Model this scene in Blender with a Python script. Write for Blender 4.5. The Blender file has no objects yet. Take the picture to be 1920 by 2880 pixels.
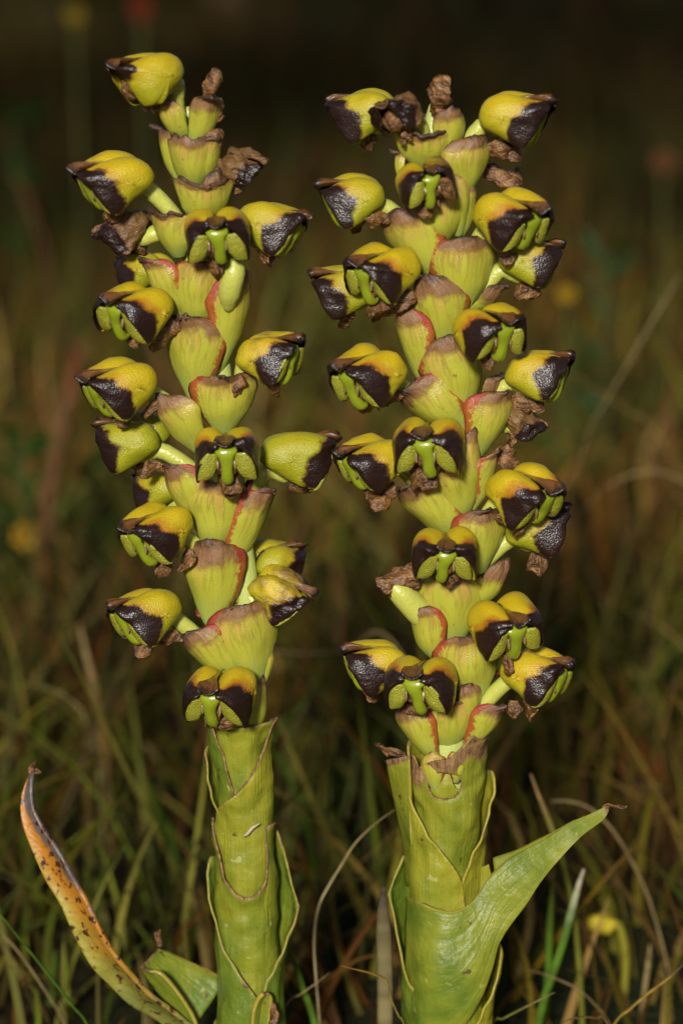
import bpy, math, random
import numpy as np
from mathutils import Vector, Matrix, noise as mnoise

# ------------------------------------------------------------------ camera, sky, sun
scene = bpy.context.scene
COL = scene.collection
PW, PH = 1920.0, 2880.0
PITCH = math.radians(13.0)
DIST = 0.46                      # lens to the flower stalks
FRAME = 0.158                    # height of the field at the stalks
CZ = 0.108                       # height of the point looked at
cam_d = bpy.data.cameras.new('camera')
cam = bpy.data.objects.new('camera', cam_d); COL.objects.link(cam)
cam_d.sensor_fit = 'VERTICAL'; cam_d.sensor_height = 36.0; cam_d.sensor_width = 24.0
cam_d.lens = 36.0 * DIST / FRAME
cam_d.clip_start = 0.01; cam_d.clip_end = 300
fwd = Vector((0, math.cos(PITCH), -math.sin(PITCH)))
upv = Vector((0, math.sin(PITCH), math.cos(PITCH)))
cam.location = Vector((0, 0, CZ)) - fwd * DIST
cam.rotation_euler = (math.pi / 2 - PITCH, 0, 0)
cam_d.dof.use_dof = True
cam_d.dof.focus_distance = DIST - 0.004
cam_d.dof.aperture_fstop = 15.0
scene.camera = cam

SUN_EL, SUN_AZ = math.radians(22), math.radians(-8)   # azimuth measured from straight behind the camera, to the left
world = bpy.data.worlds.new('World'); scene.world = world; world.use_nodes = True
wn = world.node_tree.nodes; wl = world.node_tree.links
sky = wn.new('ShaderNodeTexSky'); sky.sky_type = 'NISHITA'; sky.sun_disc = False
sky.sun_elevation = SUN_EL; sky.sun_rotation = math.radians(180) + SUN_AZ * -1
wn['Background'].inputs['Strength'].default_value = 0.05
wl.new(sky.outputs[0], wn['Background'].inputs[0])
sun_d = bpy.data.lights.new('sun', 'SUN'); sun_d.energy = 4.6; sun_d.angle = math.radians(7)
sun_d.color = (1.0, 0.96, 0.90)
sun = bpy.data.objects.new('sun', sun_d); COL.objects.link(sun)
sdir = Vector((math.sin(SUN_AZ) * math.cos(SUN_EL), -math.cos(SUN_AZ) * math.cos(SUN_EL), math.sin(SUN_EL)))
sun.rotation_euler = sdir.to_track_quat('Z', 'Y').to_euler(); sun.location = sdir * 3
vs = scene.view_settings
vs.view_transform = 'Standard'; vs.look = 'None'; vs.exposure = 0.25; vs.gamma = 1.0; vs.use_curve_mapping = False
scene.cycles.max_bounces = 6; scene.cycles.diffuse_bounces = 3; scene.cycles.glossy_bounces = 2
scene.cycles.transmission_bounces = 3; scene.cycles.transparent_max_bounces = 6

# ------------------------------------------------------------------ helpers
MM = 0.001
PX = FRAME / PH                  # metres per photo pixel at the stalks
def P(px, py, y=0.0):
    """photo pixel -> point on the upright plane at depth y (metres behind the stalks)"""
    u = (px - PW / 2) * PX / DIST; v = (PH / 2 - py) * PX / DIST
    d = fwd + Vector((1, 0, 0)) * u + upv * v
    t = (y - cam.location.y) / d.y
    return cam.location + d * t
def zoomer(ox, oy, s): return lambda x, y: (ox + x / s, oy + y / s)
ZA = zoomer(180, 100, 2.178); ZB = zoomer(180, 760, 2.063); ZC = zoomer(240, 1380, 2.24); ZL = zoomer(0, 2000, 1.633)
ZD = zoomer(860, 200, 1.96); ZE = zoomer(860, 900, 1.96); ZF = zoomer(900, 1560, 2.063); ZR = zoomer(960, 2000, 1.633)
rng = random.Random(7)
def sstep(a, b, x):
    t = min(1, max(0, (x - a) / (b - a))); return t * t * (3 - 2 * t)
def interp(pts, x):
    if x <= pts[0][0]: return pts[0][1]
    for (a, va), (b, vb) in zip(pts, pts[1:]):
        if x <= b:
            t = (x - a) / (b - a) if b > a else 0; return va + (vb - va) * t
    return pts[-1][1]
def spline(pts, n):
    """Catmull-Rom through tuples, n samples"""
    p = [np.array(q, float) for q in pts]
    p = [2 * p[0] - p[1]] + p + [2 * p[-1] - p[-2]]
    m = len(pts) - 1; out = []
    for i in range(n):
        s = i / (n - 1) * m; k = min(int(s), m - 1); t = s - k
        a, b, c, d = p[k], p[k + 1], p[k + 2], p[k + 3]
        out.append(0.5 * ((2 * b) + (-a + c) * t + (2 * a - 5 * b + 4 * c - d) * t * t + (-a + 3 * b - 3 * c + d) * t ** 3))
    return out
def nz(v, s=1.0, o=0.0):
    return mnoise.noise(Vector(v) * s + Vector((o, o * 1.7, -o)))

def mesh_obj(name, verts, faces, mat, parent=None, attrs=None, smooth=True, loc=None, solid=0.0, solid_off=-1.0, sub=0):
    me = bpy.data.meshes.new(name)
    me.from_pydata([tuple(v) for v in verts], [], faces)
    if smooth: me.polygons.foreach_set('use_smooth', [True] * len(me.polygons))
    for k, vals in (attrs or {}).items():
        at = me.attributes.new(k, 'FLOAT', 'POINT'); at.data.foreach_set('value', np.asarray(vals, np.float32))
    me.materials.append(mat); me.update()
    o = bpy.data.objects.new(name, me); COL.objects.link(o)
    if parent is not None: o.parent = parent
    if loc is not None: o.location = loc
    if solid:
        m = o.modifiers.new('thickness', 'SOLIDIFY'); m.thickness = solid; m.offset = solid_off; m.use_even_offset = False
    if sub:
        m = o.modifiers.new('smooth', 'SUBSURF'); m.levels = sub; m.render_levels = sub
    return o
def grid_faces(nu, nv, wrap=False):
    f = []
    for i in range(nu - 1):
        for j in range(nv - (0 if wrap else 1)):
            a = i * nv + j; b = i * nv + (j + 1) % nv
            f.append((a, b, b + nv, a + nv))
    return f
def tube(pts, radii, seg=10, flat=None, cap=True):
    """swept tube; flat = list of (side, up) multipliers"""
    n = len(pts); P3 = [Vector(p) for p in pts]
    verts = []; ref = Vector((0, 0, 1))
    t0 = (P3[1] - P3[0]).normalized()
    if abs(t0.dot(ref)) > 0.9: ref = Vector((0, 1, 0))
    side = t0.cross(ref).normalized()
    for i in range(n):
        t = (P3[min(i + 1, n - 1)] - P3[max(i - 1, 0)]).normalized()
        side = (side - t * side.dot(t)).normalized(); nn = side.cross(t)
        fx, fy = flat[i] if flat else (1, 1)
        for k in range(seg):
            a = 2 * math.pi * k / seg
            verts.append(P3[i] + side * (math.cos(a) * radii[i] * fx) + nn * (math.sin(a) * radii[i] * fy))
    faces = grid_faces(n, seg, True)
    if cap:
        faces.append(tuple(range(seg - 1, -1, -1))); faces.append(tuple(range((n - 1) * seg, n * seg)))
    return verts, faces

# ------------------------------------------------------------------ materials
class Mat:
    def __init__(s, name):
        s.m = bpy.data.materials.new(name); s.m.use_nodes = True
        s.n = s.m.node_tree.nodes; s.l = s.m.node_tree.links
        s.b = s.n['Principled BSDF']; s.out = s.n['Material Output']
        s._tc = None
    def put(s, sock, v):
        if v is None: return
        if hasattr(v, 'is_linked') or hasattr(v, 'links'): s.l.new(v, sock)
        else:
            if isinstance(v, (tuple, list)) and len(v) == 3 and sock.type == 'RGBA': v = (*v, 1)
            sock.default_value = v
    def attr(s, name):
        n = s.n.new('ShaderNodeAttribute'); n.attribute_name = name; return n.outputs['Fac']
    def coords(s):
        if s._tc is None:
            tc = s.n.new('ShaderNodeTexCoord'); oi = s.n.new('ShaderNodeObjectInfo')
            mu = s.n.new('ShaderNodeMath'); mu.operation = 'MULTIPLY'; mu.inputs[1].default_value = 0.7; s.l.new(oi.outputs['Random'], mu.inputs[0])
            ad = s.n.new('ShaderNodeVectorMath'); ad.operation = 'ADD'
            s.l.new(tc.outputs['Object'], ad.inputs[0]); s.l.new(mu.outputs[0], ad.inputs[1]); s._tc = ad.outputs[0]
        return s._tc
    def noise(s, scale, detail=2.0, rough=0.5, vec=None, stretch=None):
        n = s.n.new('ShaderNodeTexNoise'); n.inputs['Scale'].default_value = scale
        n.inputs['Detail'].default_value = detail; n.inputs['Roughness'].default_value = rough
        v = vec or s.coords()
        if stretch:
            mp = s.n.new('ShaderNodeVectorMath'); mp.operation = 'MULTIPLY'; s.l.new(v, mp.inputs[0]); mp.inputs[1].default_value = stretch; v = mp.outputs[0]
        s.l.new(v, n.inputs['Vector']); return n.outputs['Fac']
    def streak(s, kx, ky, detail=2.0, across='across', along='along'):
        c = s.n.new('ShaderNodeCombineXYZ'); oi = s.n.new('ShaderNodeObjectInfo')
        s.l.new(s.math('MULTIPLY', s.attr(across), kx), c.inputs[0]); s.l.new(s.math('MULTIPLY', s.attr(along), ky), c.inputs[1])
        s.l.new(s.math('MULTIPLY', oi.outputs['Random'], 37.0), c.inputs[2])
        n = s.n.new('ShaderNodeTexNoise'); n.inputs['Scale'].default_value = 1.0; n.inputs['Detail'].default_value = detail
        s.l.new(c.outputs[0], n.inputs['Vector']); return n.outputs['Fac']
    def voro(s, scale, feature='F1'):
        n = s.n.new('ShaderNodeTexVoronoi'); n.feature = feature; n.inputs['Scale'].default_value = scale
        s.l.new(s.coords(), n.inputs['Vector']); return n.outputs['Distance']
    def math(s, op, a, b=None, c=None):
        n = s.n.new('ShaderNodeMath'); n.operation = op
        s.put(n.inputs[0], a); s.put(n.inputs[1], b); s.put(n.inputs[2], c); return n.outputs[0]
    def ramp(s, x, a, b, smooth=True):
        n = s.n.new('ShaderNodeMapRange'); n.interpolation_type = 'SMOOTHSTEP' if smooth else 'LINEAR'
        s.put(n.inputs['Value'], x); n.inputs['From Min'].default_value = a; n.inputs['From Max'].default_value = b
        return n.outputs['Result']
    def mix(s, f, a, b):
        n = s.n.new('ShaderNodeMix'); n.data_type = 'RGBA'
        s.put(n.inputs[0], f); s.put(n.inputs[6], a); s.put(n.inputs[7], b); return n.outputs[2]
    def mixf(s, f, a, b):
        n = s.n.new('ShaderNodeMix'); n.data_type = 'FLOAT'
        s.put(n.inputs[0], f); s.put(n.inputs[2], a); s.put(n.inputs[3], b); return n.outputs[0]
    def bump(s, h, strength, dist, prev=None):
        n = s.n.new('ShaderNodeBump'); n.inputs['Strength'].default_value = strength; n.inputs['Distance'].default_value = dist
        s.put(n.inputs['Height'], h)
        if prev is not None: s.l.new(prev, n.inputs['Normal'])
        return n.outputs[0]
    def done(s, col, rough=0.5, normal=None, sss=0.0, trans=0.0, spec=0.5, coat=0.0):
        s.put(s.b.inputs['Base Color'], col); s.put(s.b.inputs['Roughness'], rough)
        s.b.inputs['Specular IOR Level'].default_value = spec
        if coat: s.b.inputs['Coat Weight'].default_value = coat; s.b.inputs['Coat Roughness'].default_value = 0.18
        if normal is not None: s.l.new(normal, s.b.inputs['Normal'])
        if sss:
            s.b.inputs['Subsurface Weight'].default_value = sss
            s.b.inputs['Subsurface Radius'].default_value = (1.0, 0.8, 0.3); s.b.inputs['Subsurface Scale'].default_value = 0.0007
        if trans:
            t = s.n.new('ShaderNodeBsdfTranslucent'); s.put(t.inputs['Color'], col)
            mx = s.n.new('ShaderNodeMixShader'); mx.inputs[0].default_value = trans
            s.l.new(s.b.outputs[0], mx.inputs[1]); s.l.new(t.outputs[0], mx.inputs[2]); s.l.new(mx.outputs[0], s.out.inputs['Surface'])
        return s.m

def mat_petal():
    m = Mat('petal')
    dk, gr, br = m.attr('dark'), m.attr('green'), m.attr('brown')
    n1 = m.noise(900, 3); n2 = m.noise(2600, 2); n3 = m.noise(300, 2)
    j = m.math('ADD', m.math('MULTIPLY', m.math('SUBTRACT', n1, 0.5), 0.95), m.math('MULTIPLY', m.math('SUBTRACT', n2, 0.5), 0.6))
    d = m.math('ADD', dk, j)
    fac = m.ramp(d, -0.28, 0.50); halo = m.ramp(d, -1.3, 0.0)
    yellow = m.mix(n3, (0.52, 0.355, 0.006), (0.42, 0.31, 0.007))
    green = m.mix(n3, (0.225, 0.235, 0.007), (0.31, 0.295, 0.010))
    base = m.mix(m.math('ADD', gr, m.math('MULTIPLY', m.math('SUBTRACT', n3, 0.5), 0.4)), yellow, green)
    speck = m.ramp(m.noise(1700, 2), 0.66, 0.78); base = m.mix(m.math('MULTIPLY', speck, 0.5), base, (0.18, 0.11, 0.01))
    base = m.mix(m.math('MULTIPLY', halo, m.attr('halo')), base, (0.36, 0.13, 0.005))
    brown = m.mix(m.noise(700, 4, 0.7), (0.055, 0.026, 0.009), (0.22, 0.115, 0.03))
    wr = m.ramp(m.math('ADD', br, m.math('MULTIPLY', m.math('SUBTRACT', n3, 0.5), 0.9)), 0.35, 0.75)
    base = m.mix(wr, base, brown)
    edge = m.mix(m.ramp(d, 0.0, 0.55), (0.070, 0.007, 0.008), (0.0155, 0.0058, 0.0042))
    col = m.mix(fac, base, edge)
    h = m.noise(4600, 1); pap = m.voro(4000)
    hh = m.mixf(fac, m.math('MULTIPLY', h, 0.75), m.math('MULTIPLY', pap, 0.33))
    hh = m.math('ADD', hh, m.math('MULTIPLY', wr, m.math('MULTIPLY', m.noise(1300, 3, 0.6, stretch=(0.35, 1.0, 1.3)), 2.2)))
    nrm = m.bump(hh, 0.75, 0.00024)
    nrm = m.bump(m.noise(600, 3, stretch=(0.5, 1.0, 1.6)), 0.3, 0.0005, nrm)
    return m.done(col, m.mixf(fac, 0.44, 0.34), nrm, sss=0.12, trans=0.07, spec=0.5)
def mat_bract():
    m = Mat('bract')
    t, s, red, dry = m.attr('along'), m.attr('across'), m.attr('red'), m.attr('dry')
    n1 = m.noise(420, 3); n2 = m.noise(1500, 3, 0.6)
    tt = m.math('ADD', t, m.math('MULTIPLY', m.math('SUBTRACT', n1, 0.5), 0.22)); st = m.streak(5.0, 1.3, 3.0)
    col = m.mix(m.ramp(tt, 0.0, 0.5), (0.29, 0.36, 0.075), (0.37, 0.365, 0.036))
    col = m.mix(m.ramp(m.math('ADD', tt, m.math('MULTIPLY', m.math('SUBTRACT', st, 0.5), 0.8)), 0.55, 1.0), col, (0.43, 0.265, 0.062))
    vein = m.ramp(m.math('ABSOLUTE', m.math('SUBTRACT', st, 0.5)), 0.06, 0.0)
    col = m.mix(m.math('MULTIPLY', m.math('MULTIPLY', vein, m.ramp(tt, 0.10, 0.85)), 0.5), col, (0.19, 0.135, 0.025))
    drym = m.ramp(m.math('ADD', dry, m.math('MULTIPLY', m.math('SUBTRACT', n1, 0.5), 0.75)), 0.32, 0.72)
    brown = m.mix(m.noise(1100, 4, 0.7), (0.085, 0.036, 0.014), (0.30, 0.155, 0.058))
    col = m.mix(drym, col, brown)
    col = m.mix(m.ramp(m.math('ADD', dry, m.math('MULTIPLY', m.math('SUBTRACT', n2, 0.5), 0.6)), 0.85, 1.15), col, (0.055, 0.026, 0.014))
    redm = m.ramp(m.math('ADD', red, m.math('MULTIPLY', m.math('SUBTRACT', n2, 0.5), 1.5)), 0.42, 0.80)
    col = m.mix(m.math('MULTIPLY', redm, 0.8), col, (0.29, 0.016, 0.014))
    sp = m.ramp(m.noise(900, 1), 0.76, 0.80); col = m.mix(m.math('MULTIPLY', sp, 0.6), col, (0.14, 0.07, 0.02))
    nrm = m.bump(m.noise(5200, 1), 0.6, 0.00013)
    nrm = m.bump(m.math('ADD', m.math('MULTIPLY', m.math('MULTIPLY', st, m.mixf(drym, 0.35, 2.0)), 1.0), m.math('MULTIPLY', n1, 0.3)), 0.35, 0.0007, nrm)
    return m.done(col, m.mixf(drym, 0.32, 0.55), nrm, sss=0.10, trans=0.10, spec=0.55)
def mat_leaf():
    m = Mat('leaf')
    e, s, tip = m.attr('edge'), m.attr('across'), m.attr('tipdry')
    yl = m.attr('yellow')
    n1 = m.noise(160, 3); n2 = m.noise(900, 3)
    ln = m.streak(26.0, 1.6, 3.0); lw = m.streak(7.0, 1.0, 2.0)
    col = m.mix(m.ramp(m.math('ADD', m.math('MULTIPLY', ln, 0.22), m.math('ADD', m.math('MULTIPLY', n1, 0.55), m.math('MULTIPLY', lw, 0.28))), 0.30, 0.82), (0.080, 0.128, 0.011), (0.180, 0.215, 0.020))
    ym = m.math('ADD', yl, m.math('ADD', m.math('MULTIPLY', m.math('SUBTRACT', n1, 0.5), 0.9), m.math('MULTIPLY', m.math('SUBTRACT', lw, 0.5), 0.35)))
    col = m.mix(m.math('MINIMUM', m.math('MAXIMUM', ym, 0.0), 1.0), col, (0.31, 0.275, 0.020))
    col = m.mix(m.math('MULTIPLY', m.ramp(e, 0.6, 0.95), 0.6), col, (0.36, 0.25, 0.045))
    spots = m.ramp(m.noise(360, 2), 0.70, 0.74); col = m.mix(m.math('MULTIPLY', spots, 0.9), col, (0.07, 0.028, 0.010))
    pale = m.ramp(m.noise(420, 2), 0.70, 0.74); col = m.mix(m.math('MULTIPLY', pale, 0.35), col, (0.5, 0.48, 0.22))
    brown = m.mix(m.ramp(m.math('ADD', m.math('MULTIPLY', m.noise(900, 4, 0.7), 0.6), m.math('MULTIPLY', ln, 0.5)), 0.35, 0.72), (0.05, 0.022, 0.010), (0.30, 0.17, 0.065))
    dm = m.ramp(m.math('ADD', tip, m.math('ADD', m.math('MULTIPLY', m.math('SUBTRACT', n2, 0.5), 0.9), m.math('MULTIPLY', m.math('SUBTRACT', n1, 0.5), 1.2))), 0.36, 0.70)
    col = m.mix(dm, col, brown)
    nrm = m.bump(m.noise(5200, 1), 0.5, 0.00012)
    nrm = m.bump(m.math('ADD', m.math('MULTIPLY', ln, 0.6), m.math('MULTIPLY', m.noise(520, 2), 0.9)), 0.45, 0.0008, nrm)
    return m.done(col, m.mixf(dm, 0.38, 0.65), nrm, sss=0.10, trans=0.10, spec=0.35)
def mat_dying():
    m = Mat('dying_leaf')
    t, s = m.attr('along'), m.attr('across')
    n1 = m.noise(220, 3); n2 = m.noise(900, 3, 0.65)
    tt = m.math('ADD', t, m.math('MULTIPLY', m.math('SUBTRACT', n1, 0.5), 0.3))
    col = m.mix(m.ramp(tt, 0.15, 0.5), (0.15, 0.16, 0.03), (0.29, 0.25, 0.032))
    col = m.mix(m.ramp(m.math('ADD', tt, m.math('MULTIPLY', s, 0.22)), 0.22, 0.62), col, (0.38, 0.15, 0.013))
    g = m.math('ADD', m.math('MULTIPLY', s, 0.30), m.math('ADD', tt, m.math('MULTIPLY', m.math('SUBTRACT', n2, 0.5), 0.18)))
    col = m.mix(m.ramp(g, 0.68, 0.80), col, m.mix(n2, (0.035, 0.025, 0.022), (0.16, 0.125, 0.11)))
    sn = m.math('ADD', m.math('MULTIPLY', m.noise(800, 3), 0.7), m.math('MULTIPLY', m.noise(230, 2), 0.3)); col = m.mix(m.math('MULTIPLY', m.ramp(sn, 0.50, 0.62), 0.6), col, (0.20, 0.075, 0.012))
    spot = m.ramp(sn, 0.560, 0.60)
    col = m.mix(spot, col, (0.045, 0.014, 0.007))
    nrm = m.bump(m.noise(700, 4), 0.5, 0.0006)
    return m.done(col, 0.45, nrm, trans=0.12)
def mat_simple(name, a, b, scale=600, rough=0.4, bstr=0.4, bscale=2200, bdist=0.0002, sss=0.0, trans=0.0, coat=0.0, detail=3):
    m = Mat(name); col = m.mix(m.noise(scale, detail, 0.6), a, b)
    return m.done(col, rough, m.bump(m.noise(bscale, 2), bstr, bdist), sss=sss, trans=trans, coat=coat)
M_petal = mat_petal(); M_bract = mat_bract(); M_leaf = mat_leaf(); M_dying = mat_dying()
M_lip = mat_simple('lip_green', (0.150, 0.205, 0.007), (0.25, 0.285, 0.016), 500, 0.28, 0.3, sss=0.15, coat=0.25)
M_pad = mat_simple('lip_lobe', (0.19, 0.20, 0.012), (0.32, 0.30, 0.035), 900, 0.24, 0.9, 3600, 0.0003, sss=0.1, coat=0.3)
M_ovary = mat_simple('ovary', (0.33, 0.35, 0.055), (0.43, 0.43, 0.085), 400, 0.36, 0.5, 1800, 0.00025, sss=0.15)
M_stem = mat_simple('stem', (0.33, 0.385, 0.09), (0.40, 0.43, 0.12), 300, 0.4, 0.4, sss=0.1)
def mat_dry():
    m = Mat('dried_tissue'); w = m.noise(1400, 3, 0.6, stretch=(0.4, 1.0, 1.0)); n = m.noise(650, 4, 0.7)
    col = m.mix(m.ramp(m.math('ADD', m.math('MULTIPLY', w, 0.5), m.math('MULTIPLY', n, 0.6)), 0.36, 0.78), (0.028, 0.011, 0.004), (0.27, 0.125, 0.036))
    return m.done(col, 0.40, m.bump(m.math('ADD', w, m.math('MULTIPLY', n, 0.6)), 0.9, 0.0007), trans=0.08)
M_dry = mat_dry()
def mat_sepal():
    m = Mat('sepal_brown'); t = m.attr('along'); st = m.streak(5, 1.2, 3); n = m.noise(900, 3)
    tt = m.math('ADD', t, m.math('MULTIPLY', m.math('SUBTRACT', n, 0.5), 0.5))
    col = m.mix(m.ramp(tt, 0.25, 0.6), (0.30, 0.21, 0.012), m.mix(st, (0.045, 0.016, 0.006), (0.19, 0.08, 0.022)))
    col = m.mix(m.ramp(tt, 0.70, 0.98), col, (0.013, 0.007, 0.006))
    return m.done(col, 0.34, m.bump(st, 0.7, 0.0005))
M_sepal = mat_sepal()
M_cream = mat_simple('anther_cream', (0.30, 0.22, 0.08), (0.03, 0.012, 0.006), 1500, 0.3, 0.3)
M_cut = mat_simple('dry_edge', (0.30, 0.22, 0.12), (0.45, 0.36, 0.22), 900, 0.6)

# ------------------------------------------------------------------ the orchid flower
FL, FH, FW = 11.5 * MM, 8.4 * MM, 5.5 * MM
OUT = [(0.0, .56), (.03, .72), (.09, .85), (.2, .955), (.35, 1.0), (.52, .97), (.70, .89), (.86, .81), (.96, .755), (.985, .69), (.945, .59), (.875, .44),
       (.795, .28), (.71, .13), (.63, .015), (.55, .0), (.45, .06), (.32, .18), (.18, .31), (.06, .43)]
C0 = np.array([.37, .56])
def outline(n):
    p = [np.array(q) for q in OUT]; m = len(p); out = []
    for i in range(n):
        s = i / n * m; k = int(s); t = s - k
        a, b, c, d = p[(k - 1) % m], p[k % m], p[(k + 1) % m], p[(k + 2) % m]
        out.append((k + t, 0.5 * ((2 * b) + (-a + c) * t + (2 * a - 5 * b + 4 * c - d) * t * t + (-a + 3 * b - 3 * c + d) * t ** 3)))
    return out
# rim half-opening and end angle by outline index
Y0 = [(0, .42), (3, .45), (6, .43), (7, .40), (8, .34), (9, .32), (10, .54), (11, .75), (12, .84), (13, .88), (14, .89), (15, .84), (16, .70), (17, .55), (18, .46), (20, .42)]
YE = [(0, .02), (5, .02), (6, .06), (7, .15), (8, .24), (9, .25)]      # half gap between the two lobes along the top
AE = [(9.6, 95), (10, 93), (15, 92), (16, 95), (17, 115), (18, 135), (20, 140)]
def end_angle(k, y0):
    if k <= 9.3: return math.acos(max(-.99, min(1, (interp(YE, k) - y0) / (1 - y0))))
    return math.radians(interp(AE, k))
NTH, NQ = 44, 15
def hood(seed, age=0.0, green=0.0, openness=1.0, shrivel=0.0, halo=1.0, darkshift=0.0, onedry=0):
    r = random.Random(seed); so = r.uniform(0, 50)
    V, F, dk, gr, br, ha = [], [], [], [], [], []
    ol = outline(NTH)
    for side in (1, -1):
        base = len(V)
        wob = r.uniform(-.045, .045); ky = r.uniform(.90, 1.03)
        for i in range(NTH):
            k, o = ol[i]
            y0 = interp(Y0, k); A = end_angle(k, y0)
            front = 1.0 if 9 <= k <= 16 else 0.0
            if front: y0 = .22 + (y0 - .22) * openness if k < 15.5 else y0
            for q in range(NQ):
                a = A * (q / (NQ - 1)) ** 0.92
                rr = math.sin(a); rr = rr ** 0.93
                y = y0 + (1 - y0) * math.cos(a)
                pos = C0 + rr * (o - C0)
                # pinch along the side so the flank is hollowed towards the front
                x, z = float(pos[0]), float(pos[1]) + wob
                y *= 1 - 0.07 * sstep(.5, 1.0, x) * (1 - sstep(0.0, .35, abs(z - .45)))
                p = Vector((x * FL, side * y * FW * ky, z * FH))
                nn = nz(p, 190, so) * .00050 + nz(p, 420, so) * .00016 + nz(p, 900, so + 9) * .00007
                nn += sstep(.74, 1.0, x) * (nz(p, 520, so + 2) * .0010 - abs(nz(p, 900, so + 6)) * .0005)
                if shrivel:
                    nn += shrivel * (nz(p, 420, so + 3) * .0011 + abs(nz(p, 900, so)) * -.0007)
                d = Vector((x - .4, side * y * .5, z - .5)); d.normalize()
                p += d * nn
                V.append(p)
                zl = .50 + .34 * (x - .47) + .26 * sstep(.2, .62, y) - .15 * sstep(.72, 1.0, y)
                dd = min((x - .475 - darkshift - .12 * nz(p, 230, so)) / .1, (zl - z) / .12)
                if k > 7.0 and k < 9.5 and q > 6: dd = max(dd, (x - .80) / .08)
                # pale lower rim
                if 13.6 < k < 15.4 and rr > .93: dd -= .8
                dk.append(dd)
                gr.append(min(1, max(0, green + .75 * (1 - sstep(.15, .95, z)) + .25 * (1 - sstep(.0, .35, x)))))
                ex = 1.0 if (onedry and side == onedry) else 0.0
                br.append(age + .6 * ex + .25 * sstep(.86, 1.0, x) + (.5 if (q == NQ - 1 and not front) else 0))
                ha.append(halo * sstep(.45, .75, z))
            # first ring collapses at centre -> fine (q=0 all same point)
        for i in range(NTH):
            for q in range(NQ - 1):
                a = base + i * NQ + q; b = base + ((i + 1) % NTH) * NQ + q
                f = (a, b, b + 1, a + 1)
                F.append(f if side == -1 else f[::-1])
    off = Vector((.5 * FL, 0, .5 * FH))
    return [v - off for v in V], F, dict(dark=dk, green=gr, brown=br, halo=ha)
def L3(x, y, z): return Vector(((x - .5) * FL, y * FW, (z - .5) * FH))
def ellipsoid(c, rx, ry, rz, nu=14, nv=10, rot=None, wob=0.0, seed=0.0):
    V, F = [], []
    for i in range(nv + 1):
        th = math.pi * i / nv
        for j in range(nu):
            ph = 2 * math.pi * j / nu
            d = Vector((math.sin(th) * math.cos(ph), math.sin(th) * math.sin(ph), math.cos(th)))
            k = 1 + wob * nz(d, 1.8, seed)
            p = Vector((d.x * rx, d.y * ry, d.z * rz)) * k
            if rot: p = rot @ p
            V.append(c + p)
    return V, grid_faces(nv + 1, nu, True)
def crumple(c, direction, length, width, seed, curl=1.2, nu=24, nv=15):
    """a dried, rolled scrap of tissue hanging from c"""
    r = random.Random(seed); so = r.uniform(0, 90)
    d = Vector(direction).normalized(); s = d.cross(Vector((.3, .9, .2))).normalized(); n = s.cross(d)
    V, F = [], []; pos = Vector(c); tw = r.uniform(-2.2, 2.2); er = r.uniform(.5, 1.9)
    for i in range(nu):
        t = i / (nu - 1); ang = curl * t * t * 1.9
        dd = d * math.cos(ang) + n * math.sin(ang); pos = pos + dd * (length / nu)
        nn2 = n * math.cos(ang) - d * math.sin(ang)
        s2 = s * math.cos(tw * t) + nn2 * math.sin(tw * t); n2 = nn2 * math.cos(tw * t) - s * math.sin(tw * t)
        w = width * (.30 + .70 * math.sin(math.pi * min(1, .12 + t * .62))) * (1 - .75 * max(0, t - .72) / .28)
        for j in range(nv):
            u = j / (nv - 1) * 2 - 1
            roll = u * (.6 + er * t)
            p = pos + s2 * (w * .5 * math.sin(roll) / max(.55, .6 + .3 * er * t)) + n2 * (w * .5 * (1 - math.cos(roll)))
            p += Vector((nz(p, 330, so), nz(p, 330, so + 5), nz(p, 330, so + 8))) * .0009 * (.3 + t)
            p += Vector((nz(p, 950, so), nz(p, 950, so + 5), nz(p, 950, so + 8))) * .00028 + n2 * (.00010 * math.sin(u * 14 + 3 * nz(p, 400, so)))
            V.append(p)
    return V, grid_faces(nu, nv)
def strip(path, widths, up, cup=0.3, nv=7, wav=0.0, seed=0):
    """ribbon along path in local space with given half widths, side axis from tangent x up"""
    pts = [Vector(p) for p in path]; n = len(pts); V = []
    for i in range(n):
        t = (pts[min(i + 1, n - 1)] - pts[max(i - 1, 0)]).normalized(); s = t.cross(Vector(up)).normalized(); nn = s.cross(t)
        for j in range(nv):
            u = j / (nv - 1) * 2 - 1
            V.append(pts[i] + s * widths[i] * u - nn * (cup * widths[i] * u * u) + nn * wav * nz((i * .7, u * 2, seed), 1.0))
    return V, grid_faces(n, nv)

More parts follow.
